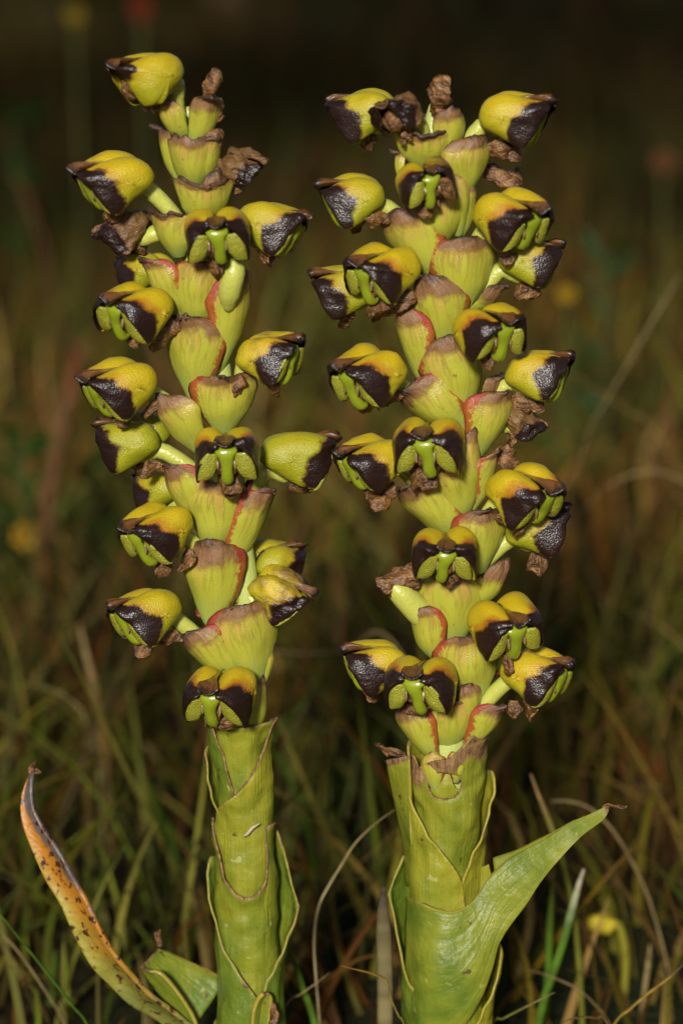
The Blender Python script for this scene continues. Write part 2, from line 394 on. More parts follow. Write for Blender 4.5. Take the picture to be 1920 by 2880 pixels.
def flower(plant, base, axis, cx, cy, yaw, pitch=0, roll=0, size=1.0, age=0.0, green=0.0, openness=1.0, shrivel=0.0, rad=10.5,
           seed=0, stalk=190, halo=1.0, darkshift=0.0, onedry=0, lip=True, sep=(0.4, -1), label=None, ovary_r=1.0):
    rv = random.Random(seed * 7 + 1); size *= rv.uniform(.90, .985); roll += rv.uniform(-6, 6); pitch += rv.uniform(-4, 4); darkshift += rv.uniform(-.05, .03); green += rv.uniform(-.12, .12); openness *= rv.uniform(.86, 1.04)
    if not shrivel: shrivel = rv.choice((0, 0, .06, .12, .2))
    yr = math.radians(yaw)
    outw = Vector((math.sin(yr), -math.cos(yr), 0))
    depth = -rad * MM * math.cos(yr) * (0.85 if abs(yaw) > 95 else 1)
    c = P(cx, cy, depth)
    green += .22 * sstep(45, 80, abs(yaw))
    halo *= 1 - .65 * sstep(35, 65, abs(yaw))
    V, F, at = hood(seed, age, green, openness, shrivel, halo, darkshift, onedry)
    sc = size
    o = mesh_obj('flower', [v * sc for v in V], F, M_petal, plant, at, solid=.00014, solid_off=-1)
    R = Matrix.Rotation(yr - math.pi / 2, 4, 'Z') @ Matrix.Rotation(-math.radians(pitch), 4, 'Y') @ Matrix.Rotation(math.radians(roll), 4, 'X')
    o.matrix_local = Matrix.Translation(c - base) @ R
    Wm = Matrix.Translation(c) @ R; Wi = Wm.inverted()
    if label: o['label'] = label
    r = random.Random(seed + 100)
    # median sepal in the groove on top
    pth = [L3(.16, 0, .84), L3(.34, 0, .87), L3(.52, 0, .86), L3(.68, 0, .825), L3(.82, 0, .785), L3(.93, 0, .735), L3(.985, r.uniform(-.04, .04), .685)]
    pth = spline(pth, 12); ws = [FW * w for w in (.01, .02, .03, .04, .06, .09, .13, .19, .25, .28, .29, .26)]
    v, f = strip([p * sc for p in pth], [w * sc for w in ws], (0, 0, 1), cup=-.8, wav=.0002, seed=seed)
    mesh_obj('median_sepal', v, f, M_sepal if age < .6 else M_dry, o, dict(along=[i // 7 / 11 for i in range(len(v))], across=[(i % 7) / 3 - 1 for i in range(len(v))]), solid=.00014, solid_off=0)
    # lip: shield under the beak narrowing to a hanging tongue
    if lip:
        dx = r.uniform(-.09, .09); tl = r.uniform(-.04, .05)
        path = spline([L3(.77, 0, .66), L3(.85, 0, .605), L3(.845, 0, .50), L3(.775, dx, .34), L3(.70, dx, .16 + tl), L3(.62, dx * 1.3, .05 + tl), L3(.55, dx, .06 + tl), L3(.48, dx, .12 + tl)], 22)
        wid = [(.00, .34), (.16, .34), (.32, .21), (.5, .165), (.7, .18), (.84, .165), (1.0, .07)]
        thk = [(0, .07), (.2, .08), (.4, .10), (.7, .13), (.85, .12), (1, .05)]
        rad_ = [interp(wid, i / 21) * FW * sc for i in range(22)]
        fl = [(1.0, interp(thk, i / 21) * FW * 1.25 * sc / rad_[i]) for i in range(22)]
        v, f = tube([p * sc for p in (Vector(q) for q in path)], rad_, 12, fl)
        mesh_obj('lip', v, f, M_lip if age < .7 else M_dry, o)
        for sd in (1, -1):
            v = []; rim = []
            for kk in np.linspace(10.15, 14.9, 16):
                k0 = int(kk); tt = kk - k0; a_, b_, c_, d_ = [np.array(OUT[(k0 + q) % 20]) for q in (-1, 0, 1, 2)]
                oo = 0.5 * ((2 * b_) + (-a_ + c_) * tt + (2 * a_ - 5 * b_ + 4 * c_ - d_) * tt * tt + (-a_ + 3 * b_ - 3 * c_ + d_) * tt ** 3)
                oo = C0 + (oo - C0) * .935
                yy = .22 + (interp(Y0, kk) - .22) * openness
                rim.append((oo[0] - .02, yy * .93, oo[1]))
            inn = spline([(.80, .25, .56), (.77, .24, .45), (.73, .26, .33), (.69, .34, .19), (.645, .48, .09), (.62, .66, .055), (.60, .80, .06)], 16)
            for i in range(16):
                for j in range(11):
                    u = j / 10; b_ = math.sin(math.pi * u) ** .7
                    q = np.array(rim[i]) * (1 - u) + np.array(inn[i]) * u
                    w_ = nz((i * .35, u * 3, sd * 5 + seed), 1.0)
                    v.append(L3(q[0] + .062 * b_ * math.sin(math.pi * (i + 2) / 19) + .016 * w_, sd * q[1], q[2] + .016 * w_) * sc)
            f = grid_faces(16, 11)
            mesh_obj('lip_lobe', v, f, M_pad if not (onedry == sd) else M_dry, o, solid=.0003, solid_off=0)
        for sd in (1, -1):
            v, f = ellipsoid(L3(.785, sd * .245, .34) * sc, .022 * FL * sc, .045 * FW * sc, .10 * FH * sc, 10, 8, None, .4, seed + sd * 3)
            mesh_obj('anther', v, f, M_cream, o)
        v, f = ellipsoid(L3(.60, 0, .33) * sc, .12 * FL * sc, .36 * FW * sc, .24 * FH * sc, 12, 8, None, .3, seed)
        mesh_obj('throat_filler', v, f, M_dry, o)  # dark blob behind the lobes, standing in for shade in the throat
    else:
        v, f = ellipsoid(L3(.62, 0, .36) * sc, .22 * FL * sc, .5 * FW * sc, .27 * FH * sc, 16, 10, None, .35, seed)
        mesh_obj('throat_filler', v, f, M_dry, o)  # larger dark filler closing the throat of flowers without a lip
    # ovary, curved up from the stem to the back of the flower
    pyb = cy + stalk; ax = axis(pyb)
    S = P(ax, pyb, 0) + outw * .0012
    E = Wm @ (L3(.30, 0, .24) * sc)
    Eout = Wm @ (L3(.38, 0, .34) * sc)
    pts = spline([S, S + (E - S) * .35 + Vector((0, 0, .0022)) - outw * .0004, E - outw * .0030 + Vector((0, 0, .0010)), E, Eout], 16)
    rr = [interp([(0, .7), (.3, 1.25), (.62, 1.35), (.8, 1.05), (1, .7)], i / 15) * MM * ovary_r for i in range(16)]
    v, f = tube([Wi @ Vector(p) for p in pts], rr, 12)
    mesh_obj('ovary', v, f, M_ovary, o)
    # withered lateral sepals under the flower
    for q in range(2):
        a0 = Wm @ (L3(.34 + .08 * q, (-.12, .14)[q], .16) * sc)
        dv = Vector((outw.x * sep[0] * (1 - 1.2 * q), outw.y * sep[0] * (1 - .5 * q), sep[1])) + Vector((r.uniform(-.3, .3), r.uniform(-.2, .2), 0))
        v, f = crumple(a0, dv, r.uniform(.0030, .0050) * sc * (1, .65)[q], r.uniform(.0022, .0036) * sc * (1, .7)[q], seed * 3 + q, r.uniform(-.9, 1.3))
        mesh_obj('lateral_sepal', [Wi @ p for p in v], f, M_dry, o, solid=.00010, solid_off=0)
    return o

# ------------------------------------------------------------------ bracts
def bract(plant, base, bpx, tpx, w, yaw, red='', dry=0.35, rb=2.2, rt=6.0, blunt=.35, cup=66, bow=.0010, seed=0, mw=.66, tipx=0.0, name='bract', basew=.30, hook=0.0, zs=1.0):
    r = random.Random(seed + 31); so = r.uniform(0, 90)
    yr = math.radians(yaw); cy_ = math.cos(yr)
    B = P(bpx[0], bpx[1], -rb * MM * cy_); T = P(tpx[0], tpx[1], -rt * MM * cy_)
    a = T - B; outw = Vector((math.sin(yr), -cy_, 0))
    s = a.cross(outw).normalized()
    if s.length < .5: s = Vector((cy_, math.sin(yr), 0))
    n = s.cross(a).normalized()
    if n.dot(outw) < 0: n = -n
    if s.x * cy_ + s.y * math.sin(yr) < 0: s = -s
    hw = w * PX / 2 * 1.2
    NT, NU = 26, 17; psi = math.radians(cup)
    prof = [(0, basew * .75), (.15, .42), (.35, .72), (mw, 1.0), (.78, .95), (.86, .82), (.93, .60 + .25 * max(0, blunt - .6)), (.975, .36 + .5 * max(0, blunt - .6)), (1.0, blunt * .2 + .7 * max(0, blunt - .6))]
    V, al, ac, rd, dr = [], [], [], [], []
    for i in range(NT):
        t = i / (NT - 1); h = hw * interp(prof, t)
        for j in range(NU):
            u = j / (NU - 1) * 2 - 1
            p = B + a * t + n * (bow * math.sin(math.pi * min(1, t * 1.05)))
            x = math.sin(u * psi) / math.sin(psi); dz = (1 - math.cos(u * psi)) / math.sin(psi)
            p = p + s * (h * x) - n * (h * dz * .95) + n * (h * .16 * (1 - abs(u)) ** 2 * t)
            # rounded apex: margins end lower than the middle
            p -= a * (.06 * u * u * t * t)
            p += (s * nz(p, 240, so) + n * nz(p, 240, so + 4)) * .00045 * (0.4 + t)
            if t > .8:
                k = (t - .8) / .2
                p += n * ((hook + so / 90 - .2) * k * k * .0022) + s * (tipx * k * .001) + Vector((nz(p, 700, so), nz(p, 700, so + 2), nz(p, 700, so + 7))) * .0007 * k
            V.append(p - base); al.append(t); ac.append(u)
            e = 0
            if 'r' in red: e = max(e, sstep(.42, 1.0, u))
            if 'l' in red: e = max(e, sstep(.42, 1.0, -u))
            e *= sstep(.02, .2, t) * (1 - sstep(.86, 1.0, t) * .5)
            rd.append(e * 1.15)
            dr.append(max(0, (t - (1.0 - dry)) / max(dry, .05)) * 1.15 + .12 * abs(u) ** 6 + .15 * nz(p, 180, so))
    return mesh_obj(name, V, grid_faces(NT, NU), M_bract, plant, dict(along=al, across=ac, red=rd, dry=dr), solid=.00045, solid_off=0)

# ------------------------------------------------------------------ sheathing leaves and blades
def sheath(plant, base, axis, bottom, profile, radius, flare=None, yellow=0.2, margin=.9, hole=None, seed=0, dryk=1.0, name='leaf', nphi=64, nz_=26, brown=0.0, wav=.0004, lift=5.0):
    """a leaf base wrapped round the stem. profile: (angle, photo row of its upper edge); radius: (row, radius in photo pixels); angles from the camera side, right positive"""
    p0, p1 = profile[0][0], profile[-1][0]; so = seed * 3.7
    V, ed, ac, td, yl, al = [], [], [], [], [], []
    prof = spline(profile, 160)
    prof = [(float(a), float(b)) for a, b in prof]
    for i in range(1, len(prof)):
        if prof[i][0] <= prof[i - 1][0]: prof[i] = (prof[i - 1][0] + 1e-3, prof[i][1])
    for i in range(nphi):
        ph = p0 + (p1 - p0) * i / (nphi - 1); top = interp(prof, ph)
        for j in range(nz_):
            t = (j / (nz_ - 1)) ** 0.8; py = bottom + (top - bottom) * t
            hz = ph
            rp = interp(radius, py)
            if flare:
                for fp, fw, fy, fh, amt in flare:
                    rp += amt * math.exp(-((ph - fp) / fw) ** 2) * math.exp(-((py - fy) / fh) ** 2)
            rp += lift * math.exp(-abs(py - top) / 22.0)
            if hole:
                hp, hy, hw_, hh = hole
                dx = (math.radians(ph - hp) * rp) / hw_; dy = (py - hy) / hh; q = math.hypot(dx, dy)
                if q < 1.0:
                    q = max(q, .001); k = 1.0 / q
                    hz = hp + (ph - hp) * k; py = hy + (py - hy) * k
            a = math.radians(hz); c = P(axis(py), py, 0)
            r_ = rp * PX
            p = c + Vector((math.sin(a), -math.cos(a), 0)) * r_
            p += Vector((math.sin(a), -math.cos(a), 0)) * (nz(p, 160, so) * wav * 2 + nz(p, 420, so) * wav * (.3 + t))
            V.append(p - base)
            dist = abs(py - top) ; hd = 99
            if hole: hd = abs(math.hypot(math.radians(hz - hp) * rp / hw_, (py - hy) / hh) - 1) * hh
            sidee = min(ph - p0, p1 - ph) * math.pi / 180 * rp
            dist = min(dist, sidee if abs(p1 - p0) < 340 else dist)
            e = math.exp(-dist / 5.0); e = max(e, math.exp(-hd / 6.0) if hole else 0)
            ed.append(e * margin); ac.append(math.radians(ph) * .8); al.append(py / 300.0)
            td.append(max(dryk * (math.exp(-dist / 11.0) * .80 + (.85 * math.exp(-hd / 5.0) if hole else 0)), brown * (1 - sstep(20, 95, dist))) if (hole or dryk) else 0)
            yl.append(yellow * (.5 + .5 * t))
    F = grid_faces(nphi, nz_)
    if hole:
        keep = []
        for f in F:
            ok = False
            for k in f:
                i, j = divmod(k, nz_); ph = p0 + (p1 - p0) * i / (nphi - 1); top = interp(prof, ph)
                py = bottom + (top - bottom) * (j / (nz_ - 1)) ** 0.8; rp = interp(radius, py)
                if math.hypot(math.radians(ph - hole[0]) * rp / hole[2], (py - hole[1]) / hole[3]) >= 1.0: ok = True
            if ok: keep.append(f)
        F = keep
    return mesh_obj(name, V, F, M_leaf, plant, dict(edge=ed, across=ac, tipdry=td, yellow=yl, along=al), solid=.0003, solid_off=0)
def loft(plant, base, rails, mat, bulge=0.0, n=40, nv=15, name='leaf', attrs='leaf', yellow=.2, tipdry=0.0, seed=0, thick=.0006, wav=.0003, sharp=False, spanx=1.0, edgew=.12):
    """blade between two or three rails; each rail a list of (px, py, depth mm)"""
    R = []
    for rl in rails:
        R.append(spline([tuple(P(x, y, d * MM)) for x, y, d in rl], n))
    V, ed, ac, al, td, yl = [], [], [], [], [], []; so = seed * 2.3
    for i in range(n):
        t = i / (n - 1)
        for j in range(nv):
            u = j / (nv - 1)
            if len(R) == 2:
                p = R[0][i] * (1 - u) + R[1][i] * u
            else:
                m2 = len(R) - 1; k = min(int(u * m2), m2 - 1); q = u * m2 - k
                p = R[k][i] * (1 - q) + R[k + 1][i] * q
            p = Vector(p)
            w = (Vector(R[0][i]) - Vector(R[-1][i])).length
            p += Vector((0, -1, 0)) * (bulge * w * math.sin(math.pi * u))
            p += Vector((nz(p, 150, so) * .3, nz(p, 150, so + 3), nz(p, 150, so + 6) * .5)) * wav * 2.5
            V.append(p - base)
            ed.append(max(0, 1 - min(u, 1 - u) / edgew)); ac.append(u * spanx if attrs == 'leaf' else u * 2 - 1); al.append(t)
            td.append(tipdry * sstep(.93, 1.0, t) * 1.4); yl.append(yellow * (.4 + .6 * t))
    return mesh_obj(name, V, grid_faces(n, nv), mat, plant, dict(edge=ed, across=ac, along=al, tipdry=td, yellow=yl), solid=thick, solid_off=0)

def plant_root(name, label, cat, px):
    e = bpy.data.objects.new(name, None); COL.objects.link(e); e.empty_display_size = .01
    e.location = (P(px, 2880, 0).x, 0, 0); e['label'] = label; e['category'] = cat; e['group'] = 'orchid flower spikes'
    return e, Vector(e.location)
def make_stem(plant, base, pts):
    path = []; rad = []
    for px, py, r in pts: path.append(tuple(P(px, py, 0)) + (r * PX,))
    low = path[0]; path = [(base.x, 0, -.006, low[3]), (base.x, 0, max(.004, low[2] * .5), low[3])] + path
    s = spline(path, 60)
    v, f = tube([Vector(q[:3]) for q in s], [q[3] for q in s], 14)
    return mesh_obj('stem', [p - base for p in v], f, M_stem, plant)

# ================================================================== LEFT SPIKE
axL_pts = [(300, 528), (450, 545), (600, 566), (800, 590), (1000, 612), (1250, 640), (1500, 668), (1750, 700), (1950, 690), (2050, 676), (2300, 688), (2600, 698), (2880, 704), (3200, 706)]
axL = lambda py: interp(axL_pts, py)
orcL, bL = plant_root('orchid', 'slimmer orchid spike with a yellow bud at its tip and a spotted dying leaf below', 'orchid', 705)
make_stem(orcL, bL, [(704, 2880, 62), (698, 2600, 60), (688, 2300, 56), (676, 2050, 50), (700, 1750, 40), (668, 1500, 38), (640, 1250, 36), (612, 1000, 34), (590, 800, 33), (566, 600, 32), (545, 450, 28), (534, 360, 20), (530, 300, 8)])
FLL = [  # cx, cy, yaw, pitch, roll, size, kwargs
    (408, 219, -56, 4, 0, 1.0, dict(openness=.15, darkshift=.36, lip=False, stalk=150, halo=.5, label='pale yellow closed bud with a folded margin')),
    (311, 512, -66, -6, 0, 1.02, dict()),
    (683, 470, 72, -6, 10, .66, dict(age=1.0, shrivel=1.3, lip=False, stalk=110, rad=7, label='shrivelled brown flower')),
    (609, 664, 4, 3, 2, .99, dict()),
    (771, 645, 72, 2, 0, .99, dict(green=.15)),
    (356, 656, -95, -20, 10, .84, dict(age=.95, shrivel=1.0, lip=False, stalk=120, label='withered translucent brown flower')),
    (408, 766, -118, 0, 0, .85, dict(stalk=120, green=.3)),
    (372, 875, -42, -3, -4, 1.0, dict(openness=1.1)),
    (768, 1003, 66, 10, 0, 1.0, dict(age=.42, shrivel=.25, label='ageing flower turning orange brown')),
    (329, 1092, -58, -7, 0, 1.05, dict()),
    (366, 1241, -104, 2, 0, 1.02, dict(green=.55, halo=0)),
    (636, 1278, 2, 3, 0, 1.02, dict()),
    (844, 1290, 97, 4, 0, 1.14, dict(green=.45, shrivel=.12, halo=0)),
    (458, 1382, -122, 2, 0, .9, dict(stalk=120, green=.4)),
    (435, 1502, -44, -5, 0, 1.06, dict()),
    (778, 1580, 118, 8, 0, .88, dict(stalk=140, green=.3)),
    (795, 1672, 74, -14, 14, .92, dict(age=.52, shrivel=.6, label='crumpled yellow brown and black flower')),
    (400, 1732, -58, -4, 0, 1.05, dict(green=.2)),
    (611, 1955, -14, 3, 4, 1.08, dict()),
]
for i, (cx, cy, yaw, pi_, ro, sz, kw) in enumerate(FLL):
    flower(orcL, bL, axL, cx, cy, yaw, pi_, ro, sz, seed=10 + i, **kw)
BRL = [  # zoom, base, tip, width (zoom px), yaw, kwargs
    (ZA, (700, 900), (598, 530), 120, -75, dict(dry=.5)),
    (ZA, (790, 960), (770, 610), 250, -8, dict(dry=.3, blunt=1.3, mw=.85)),
    (ZA, (850, 930), (905, 600), 170, 35, dict(dry=.25, blunt=1.2, mw=.85)),
    (ZA, (800, 700), (905, 325), 160, 15, dict(dry=.55, hook=1.2, blunt=.8)),
    (ZA, (740, 660), (598, 385), 190, -42, dict(dry=.25, rt=6.6)),
    (ZA, (830, 640), (770, 400), 130, 150, dict(dry=.3)),
    (ZA, (860, 1160), (865, 885), 300, 8, dict(dry=.22, blunt=1.4, mw=.88)),
    (ZA, (690, 1360), (610, 1065), 280, -38, dict(dry=.2, blunt=1.3, mw=.88, rt=5.2)),
    (ZA, (890, 1060), (950, 830), 150, 55, dict(dry=.6, blunt=1.0)),
    (ZA, (745, 1800), (500, 1330), 250, -48, dict(red='r', dry=.3)),
    (ZA, (800, 1820), (850, 1370), 300, 3, dict(red='l', dry=.2, rt=6.6)),
    (ZB, (900, 600), (1040, -30), 260, 42, dict(red='l', dry=.42, rt=6.6)),
    (ZB, (760, 760), (745, 235), 315, -12, dict(red='r', dry=.42, tipx=-1)),
    (ZB, (930, 960), (940, 585), 335, 12, dict(red='l', dry=.30)),
    (ZB, (800, 1080), (540, 730), 290, -50, dict(dry=.35)),
    (ZB, (845, 1560), (600, 1095), 270, -42, dict(red='r', dry=.38)),
    (ZB, (880, 1660), (910, 1220), 310, 5, dict(dry=.25, rt=6.6)),
    (ZB, (960, 1740), (1190, 1235), 260, 46, dict(red='l', dry=.42)),
    (ZC, (800, 860), (805, 300), 345, -5, dict(red='r', dry=.45)),
    (ZC, (1080, 1220), (985, 700), 405, 15, dict(red='l', dry=.32)),
    (ZC, (960, 1200), (640, 880), 320, -36, dict(red='r', dry=.45)),
    (ZC, (1105, 1240), (1165, 950), 70, 75, dict()),
    (ZC, (1060, 1580), (1095, 1165), 130, 45, dict(dry=.25, rt=3.2)),
    (ZC, (880, 780), (690, 730), 90, -120, dict(red='rl', dry=.5)),
    (ZB, (930, 1420), (1110, 1215), 110, 100, dict(red='rl', dry=.5)),
]
for i, (Z, b_, t_, w, yaw, kw) in enumerate(BRL):
    s_ = {id(ZA): 2.178, id(ZB): 2.063, id(ZC): 2.24}[id(Z)]
    bract(orcL, bL, Z(*b_), Z(*t_), w / s_, yaw, seed=200 + i, **kw)
# dried scraps at the top of the spike and at the bract tips
def scrap(plant, base, Z, at, d, ln, wd, depth, seed, curl=1.2, name='dried_tip'):
    p = P(*Z(*at), depth * MM)
    v, f = crumple(p, d, ln * MM, wd * MM, seed, curl)
    return mesh_obj(name, [q - base for q in v], f, M_dry, plant, solid=.00010, solid_off=0)
for k, a in enumerate([(ZA, (850, 350), (.7, -.4, .1), 4, 4, -3), (ZA, (880, 520), (.5, -.6, .6), 4, 3.4, -3), (ZA, (860, 640), (.6, -.4, .2), 3, 3, -4), (ZB, (985, 600), (.2, -.5, -1), 4.5, 2.4, -5),
                       (ZB, (620, 280), (-.3, -.4, -1), 5, 4.5, -6), (ZB, (560, 760), (-.8, -.3, -.5), 5, 1.6, -4), (ZB, (560, 1110), (-.4, -.4, -.6), 3.5, 3, -4), (ZC, (690, 380), (-.6, -.3, -.6), 4, 3, -6),
                       (ZC, (600, 900), (-.5, -.3, -.5), 3.2, 3, -4), (ZA, (930, 860), (.6, -.3, .5), 3, 2.5, -3), (ZC, (960, 1420), (-.5, -.5, -.2), 5, 3.5, -9.5)]):
    scrap(orcL, bL, *a, 900 + k)
# sheathing leaves of the lower stem
rL = [(2000, 86), (2150, 76), (2300, 76), (2420, 82), (2600, 88), (2880, 92), (3300, 90)]
def rr_(lst, d): return [(a, b + d) for a, b in lst]
sheath(orcL, bL, axL, 2330, [(-110, 2040), (-60, 2026), (0, 2020), (60, 2016), (110, 2030)], [(2000, 84), (2120, 72), (2330, 60)], yellow=.55, seed=1, dryk=.7)
sheath(orcL, bL, axL, 2330, [(-160, 2080), (-100, 2035), (-62, 2030), (-45, 2080), (-30, 2140), (-20, 2200), (-16, 2260)], [(2000, 88), (2120, 80), (2330, 70)], yellow=.05, seed=2, dryk=.95)
sheath(orcL, bL, axL, 2360, [(-165, 2150), (-110, 2105), (-82, 2125), (-70, 2190), (-62, 2260)], [(2080, 102), (2200, 88), (2360, 74)], yellow=.1, seed=3, dryk=.5)
sheath(orcL, bL, axL, 2560, [(-88, 2330), (-70, 2272), (-45, 2246), (-22, 2220), (0, 2190), (25, 2146), (45, 2092), (60, 2048), (78, 2016), (110, 2030), (175, 2090)], [(2000, 96), (2120, 87), (2250, 80), (2560, 70)], yellow=.75, seed=4, dryk=1.0)
sheath(orcL, bL, axL, 2900, [(-120, 2330), (-88, 2298), (-72, 2320), (-56, 2362), (-46, 2415), (-38, 2455), (-20, 2482), (0, 2492), (20, 2482), (38, 2450), (43, 2400), (45, 2345), (50, 2312), (70, 2304), (90, 2320), (130, 2380)],
       [(2290, 90), (2450, 85), (2700, 80), (2900, 76)], yellow=.35, seed=5, dryk=1.25, lift=4)
sheath(orcL, bL, axL, 3330, [(-185, 2500), (-130, 2440), (-100, 2420), (-82, 2500), (-62, 2600), (-46, 2645), (-22, 2690), (0, 2735), (20, 2781), (32, 2735), (48, 2705), (66, 2655), (80, 2590), (90, 2500), (100, 2410), (112, 2346), (140, 2360), (170, 2480)],
       [(2340, 92), (2600, 94), (2880, 96), (3330, 92)], flare=[(88, 40, 2540, 120, 44), (-95, 35, 2470, 130, 10)], yellow=.0, seed=6, dryk=.55)
sheath(orcL, bL, axL, 3330, [(-175, 2860), (-60, 2900), (0, 2960), (80, 2880), (175, 2860)], [(2840, 100), (3330, 98)], yellow=.2, seed=7, dryk=.3)
# small cut leaf stub at the foot
loft(orcL, bL, [[ZL(1155, 1500) + (-7,), ZL(1160, 1400) + (-7,), ZL(1180, 1330) + (-7,), ZL(1208, 1298) + (-7,)], [ZL(1195, 1500) + (-5.2,), ZL(1198, 1410) + (-5.2,), ZL(1205, 1340) + (-5.4,), ZL(1222, 1298) + (-6.5,)], [ZL(1236, 1500) + (-6.4,), ZL(1242, 1400) + (-6.4,), ZL(1250, 1330) + (-6.4,), ZL(1238, 1300) + (-6.4,)]],
     M_leaf, n=20, nv=9, tipdry=1.0, yellow=.5, seed=3)
scrap(orcL, bL, ZL, (1225, 1330), (.1, -.2, -1), 4.5, 2.6, -6, 977, .3)
# folded, bitten-off leaf on the left
loft(orcL, bL, [[ZL(930, 1500) + (-4,), ZL(880, 1390) + (-4,), ZL(810, 1280) + (-4,), ZL(745, 1207) + (-4,), ZL(690, 1200) + (-3,)],
                [ZL(850, 1500) + (-1,), ZL(790, 1380) + (-1,), ZL(715, 1275) + (-1,), ZL(672, 1210) + (-1,), ZL(655, 1168) + (-1,)],
                [ZL(1040, 1240) + (3,), ZL(960, 1195) + (3.5,), ZL(860, 1145) + (3.5,), ZL(775, 1105) + (3.5,), ZL(730, 1088) + (3.5,)]], M_leaf, n=30, nv=19, yellow=.15, tipdry=.9, seed=5)
scrap(orcL, bL, ZL, (730, 1090), (-.05, 0, 1), 3.2, .9, 3, 978, .5)
# long spotted dying leaf
loft(orcL, bL, [[ZL(1060, 1640) + (0,), ZL(850, 1500) + (0,), ZL(640, 1372) + (-1,), ZL(520, 1275) + (-2,), ZL(440, 1190) + (-3,), ZL(365, 1070) + (-3,), ZL(288, 920) + (-3,), ZL(213, 790) + (-2,), ZL(150, 650) + (-1,), ZL(105, 510) + (0,), ZL(97, 400) + (1,), ZL(125, 315) + (2,), ZL(140, 272) + (2,)],
                [ZL(1060, 1560) + (-3,), ZL(880, 1450) + (-4,), ZL(690, 1300) + (-5,), ZL(580, 1180) + (-6,), ZL(505, 1070) + (-6,), ZL(430, 930) + (-6,), ZL(355, 790) + (-5,), ZL(285, 660) + (-4,), ZL(215, 555) + (-2,), ZL(165, 460) + (-1,), ZL(150, 390) + (0,), ZL(148, 310) + (1,), ZL(158, 272) + (2,)]],
     M_dying, bulge=-.16, n=70, nv=13, attrs='dying', seed=8, thick=.0007)
scrap(orcL, bL, ZL, (148, 290), (.05, -.1, 1), 2.6, 1.4, 1.6, 979, .6)
scrap(orcL, bL, ZL, (152, 285), (.5, -.1, .7), 1.6, 1.0, 1.6, 983, .3)
# pale curled fibre on the sheath
v, f = tube([P(*ZL(x, y), -5.2 * MM) for x, y in ((1115, 577), (1135, 565), (1160, 535), (1192, 516))], [.00012, .00028, .00028, .0001], 6)
mesh_obj('fibre', [p - bL for p in v], f, M_cut, orcL)

# ================================================================== RIGHT SPIKE
axR_pts = [(250, 1222), (400, 1215), (600, 1225), (800, 1262), (1000, 1290), (1300, 1290), (1600, 1275), (1900, 1255), (2100, 1258), (2400, 1252), (2600, 1258), (2880, 1268), (3200, 1270)]
axR = lambda py: interp(axR_pts, py)
orcR, bR = plant_root('orchid', 'stouter orchid spike crowded with yellow and black flowers, its broad leaf pointing outward', 'orchid', 1270)
make_stem(orcR, bR, [(1268, 2880, 80), (1258, 2600, 78), (1252, 2400, 66), (1258, 2100, 62), (1255, 1900, 50), (1275, 1600, 45), (1290, 1300, 42), (1290, 1000, 40), (1262, 800, 38), (1225, 600, 36), (1215, 400, 30), (1220, 310, 18), (1222, 280, 6)])
FLR = [
    (1020, 322, -102, 0, 0, .95, dict(green=.1, halo=0)),
    (1114, 325, -28, 5, 20, .72, dict(age=1.0, shrivel=1.2, lip=False, stalk=110, rad=8, openness=.5, label='shrivelled dark brown flower')),
    (1455, 330, 76, 2, 0, 1.0, dict()),
    (1202, 515, 10, 5, 4, .86, dict(onedry=1, stalk=140)),
    (985, 561, -82, 0, 0, 1.0, dict()),
    (1447, 620, 42, -3, 2, 1.03, dict()),
    (1494, 737, 87, 12, 0, .96, dict(green=.3)),
    (1068, 769, -43, -3, -2, 1.03, dict()),
    (964, 816, -92, 2, 0, .93, dict(green=.4, stalk=150)),
    (1383, 932, 28, -1, 4, 1.0, dict()),
    (1030, 1060, -46, -5, 0, 1.05, dict()),
    (1518, 1054, 76, 12, 0, 1.0, dict(age=.22)),
    (1201, 1252, -8, 3, -2, 1.02, dict()),
    (1036, 1300, -58, -2, 0, .98, dict(green=.1)),
    (1462, 1190, 95, -30, 0, .72, dict(age=.75, shrivel=.9, lip=False, stalk=110, rad=9, label='withered tan flower')),
    (1484, 1393, 40, -5, 0, 1.05, dict()),
    (1517, 1490, 88, 14, 0, .98, dict(green=.15)),
    (1251, 1558, 0, 3, 0, 1.0, dict()),
    (1423, 1767, 22, 1, 4, 1.04, dict()),
    (1047, 1870, -74, 12, 0, .96, dict()),
    (1181, 1923, -16, 3, 2, 1.06, dict()),
    (1517, 1902, 58, 6, 0, 1.02, dict()),
]
for i, (cx, cy, yaw, pi_, ro, sz, kw) in enumerate(FLR):
    flower(orcR, bR, axR, cx, cy, yaw, pi_, ro, sz, seed=50 + i, **kw)
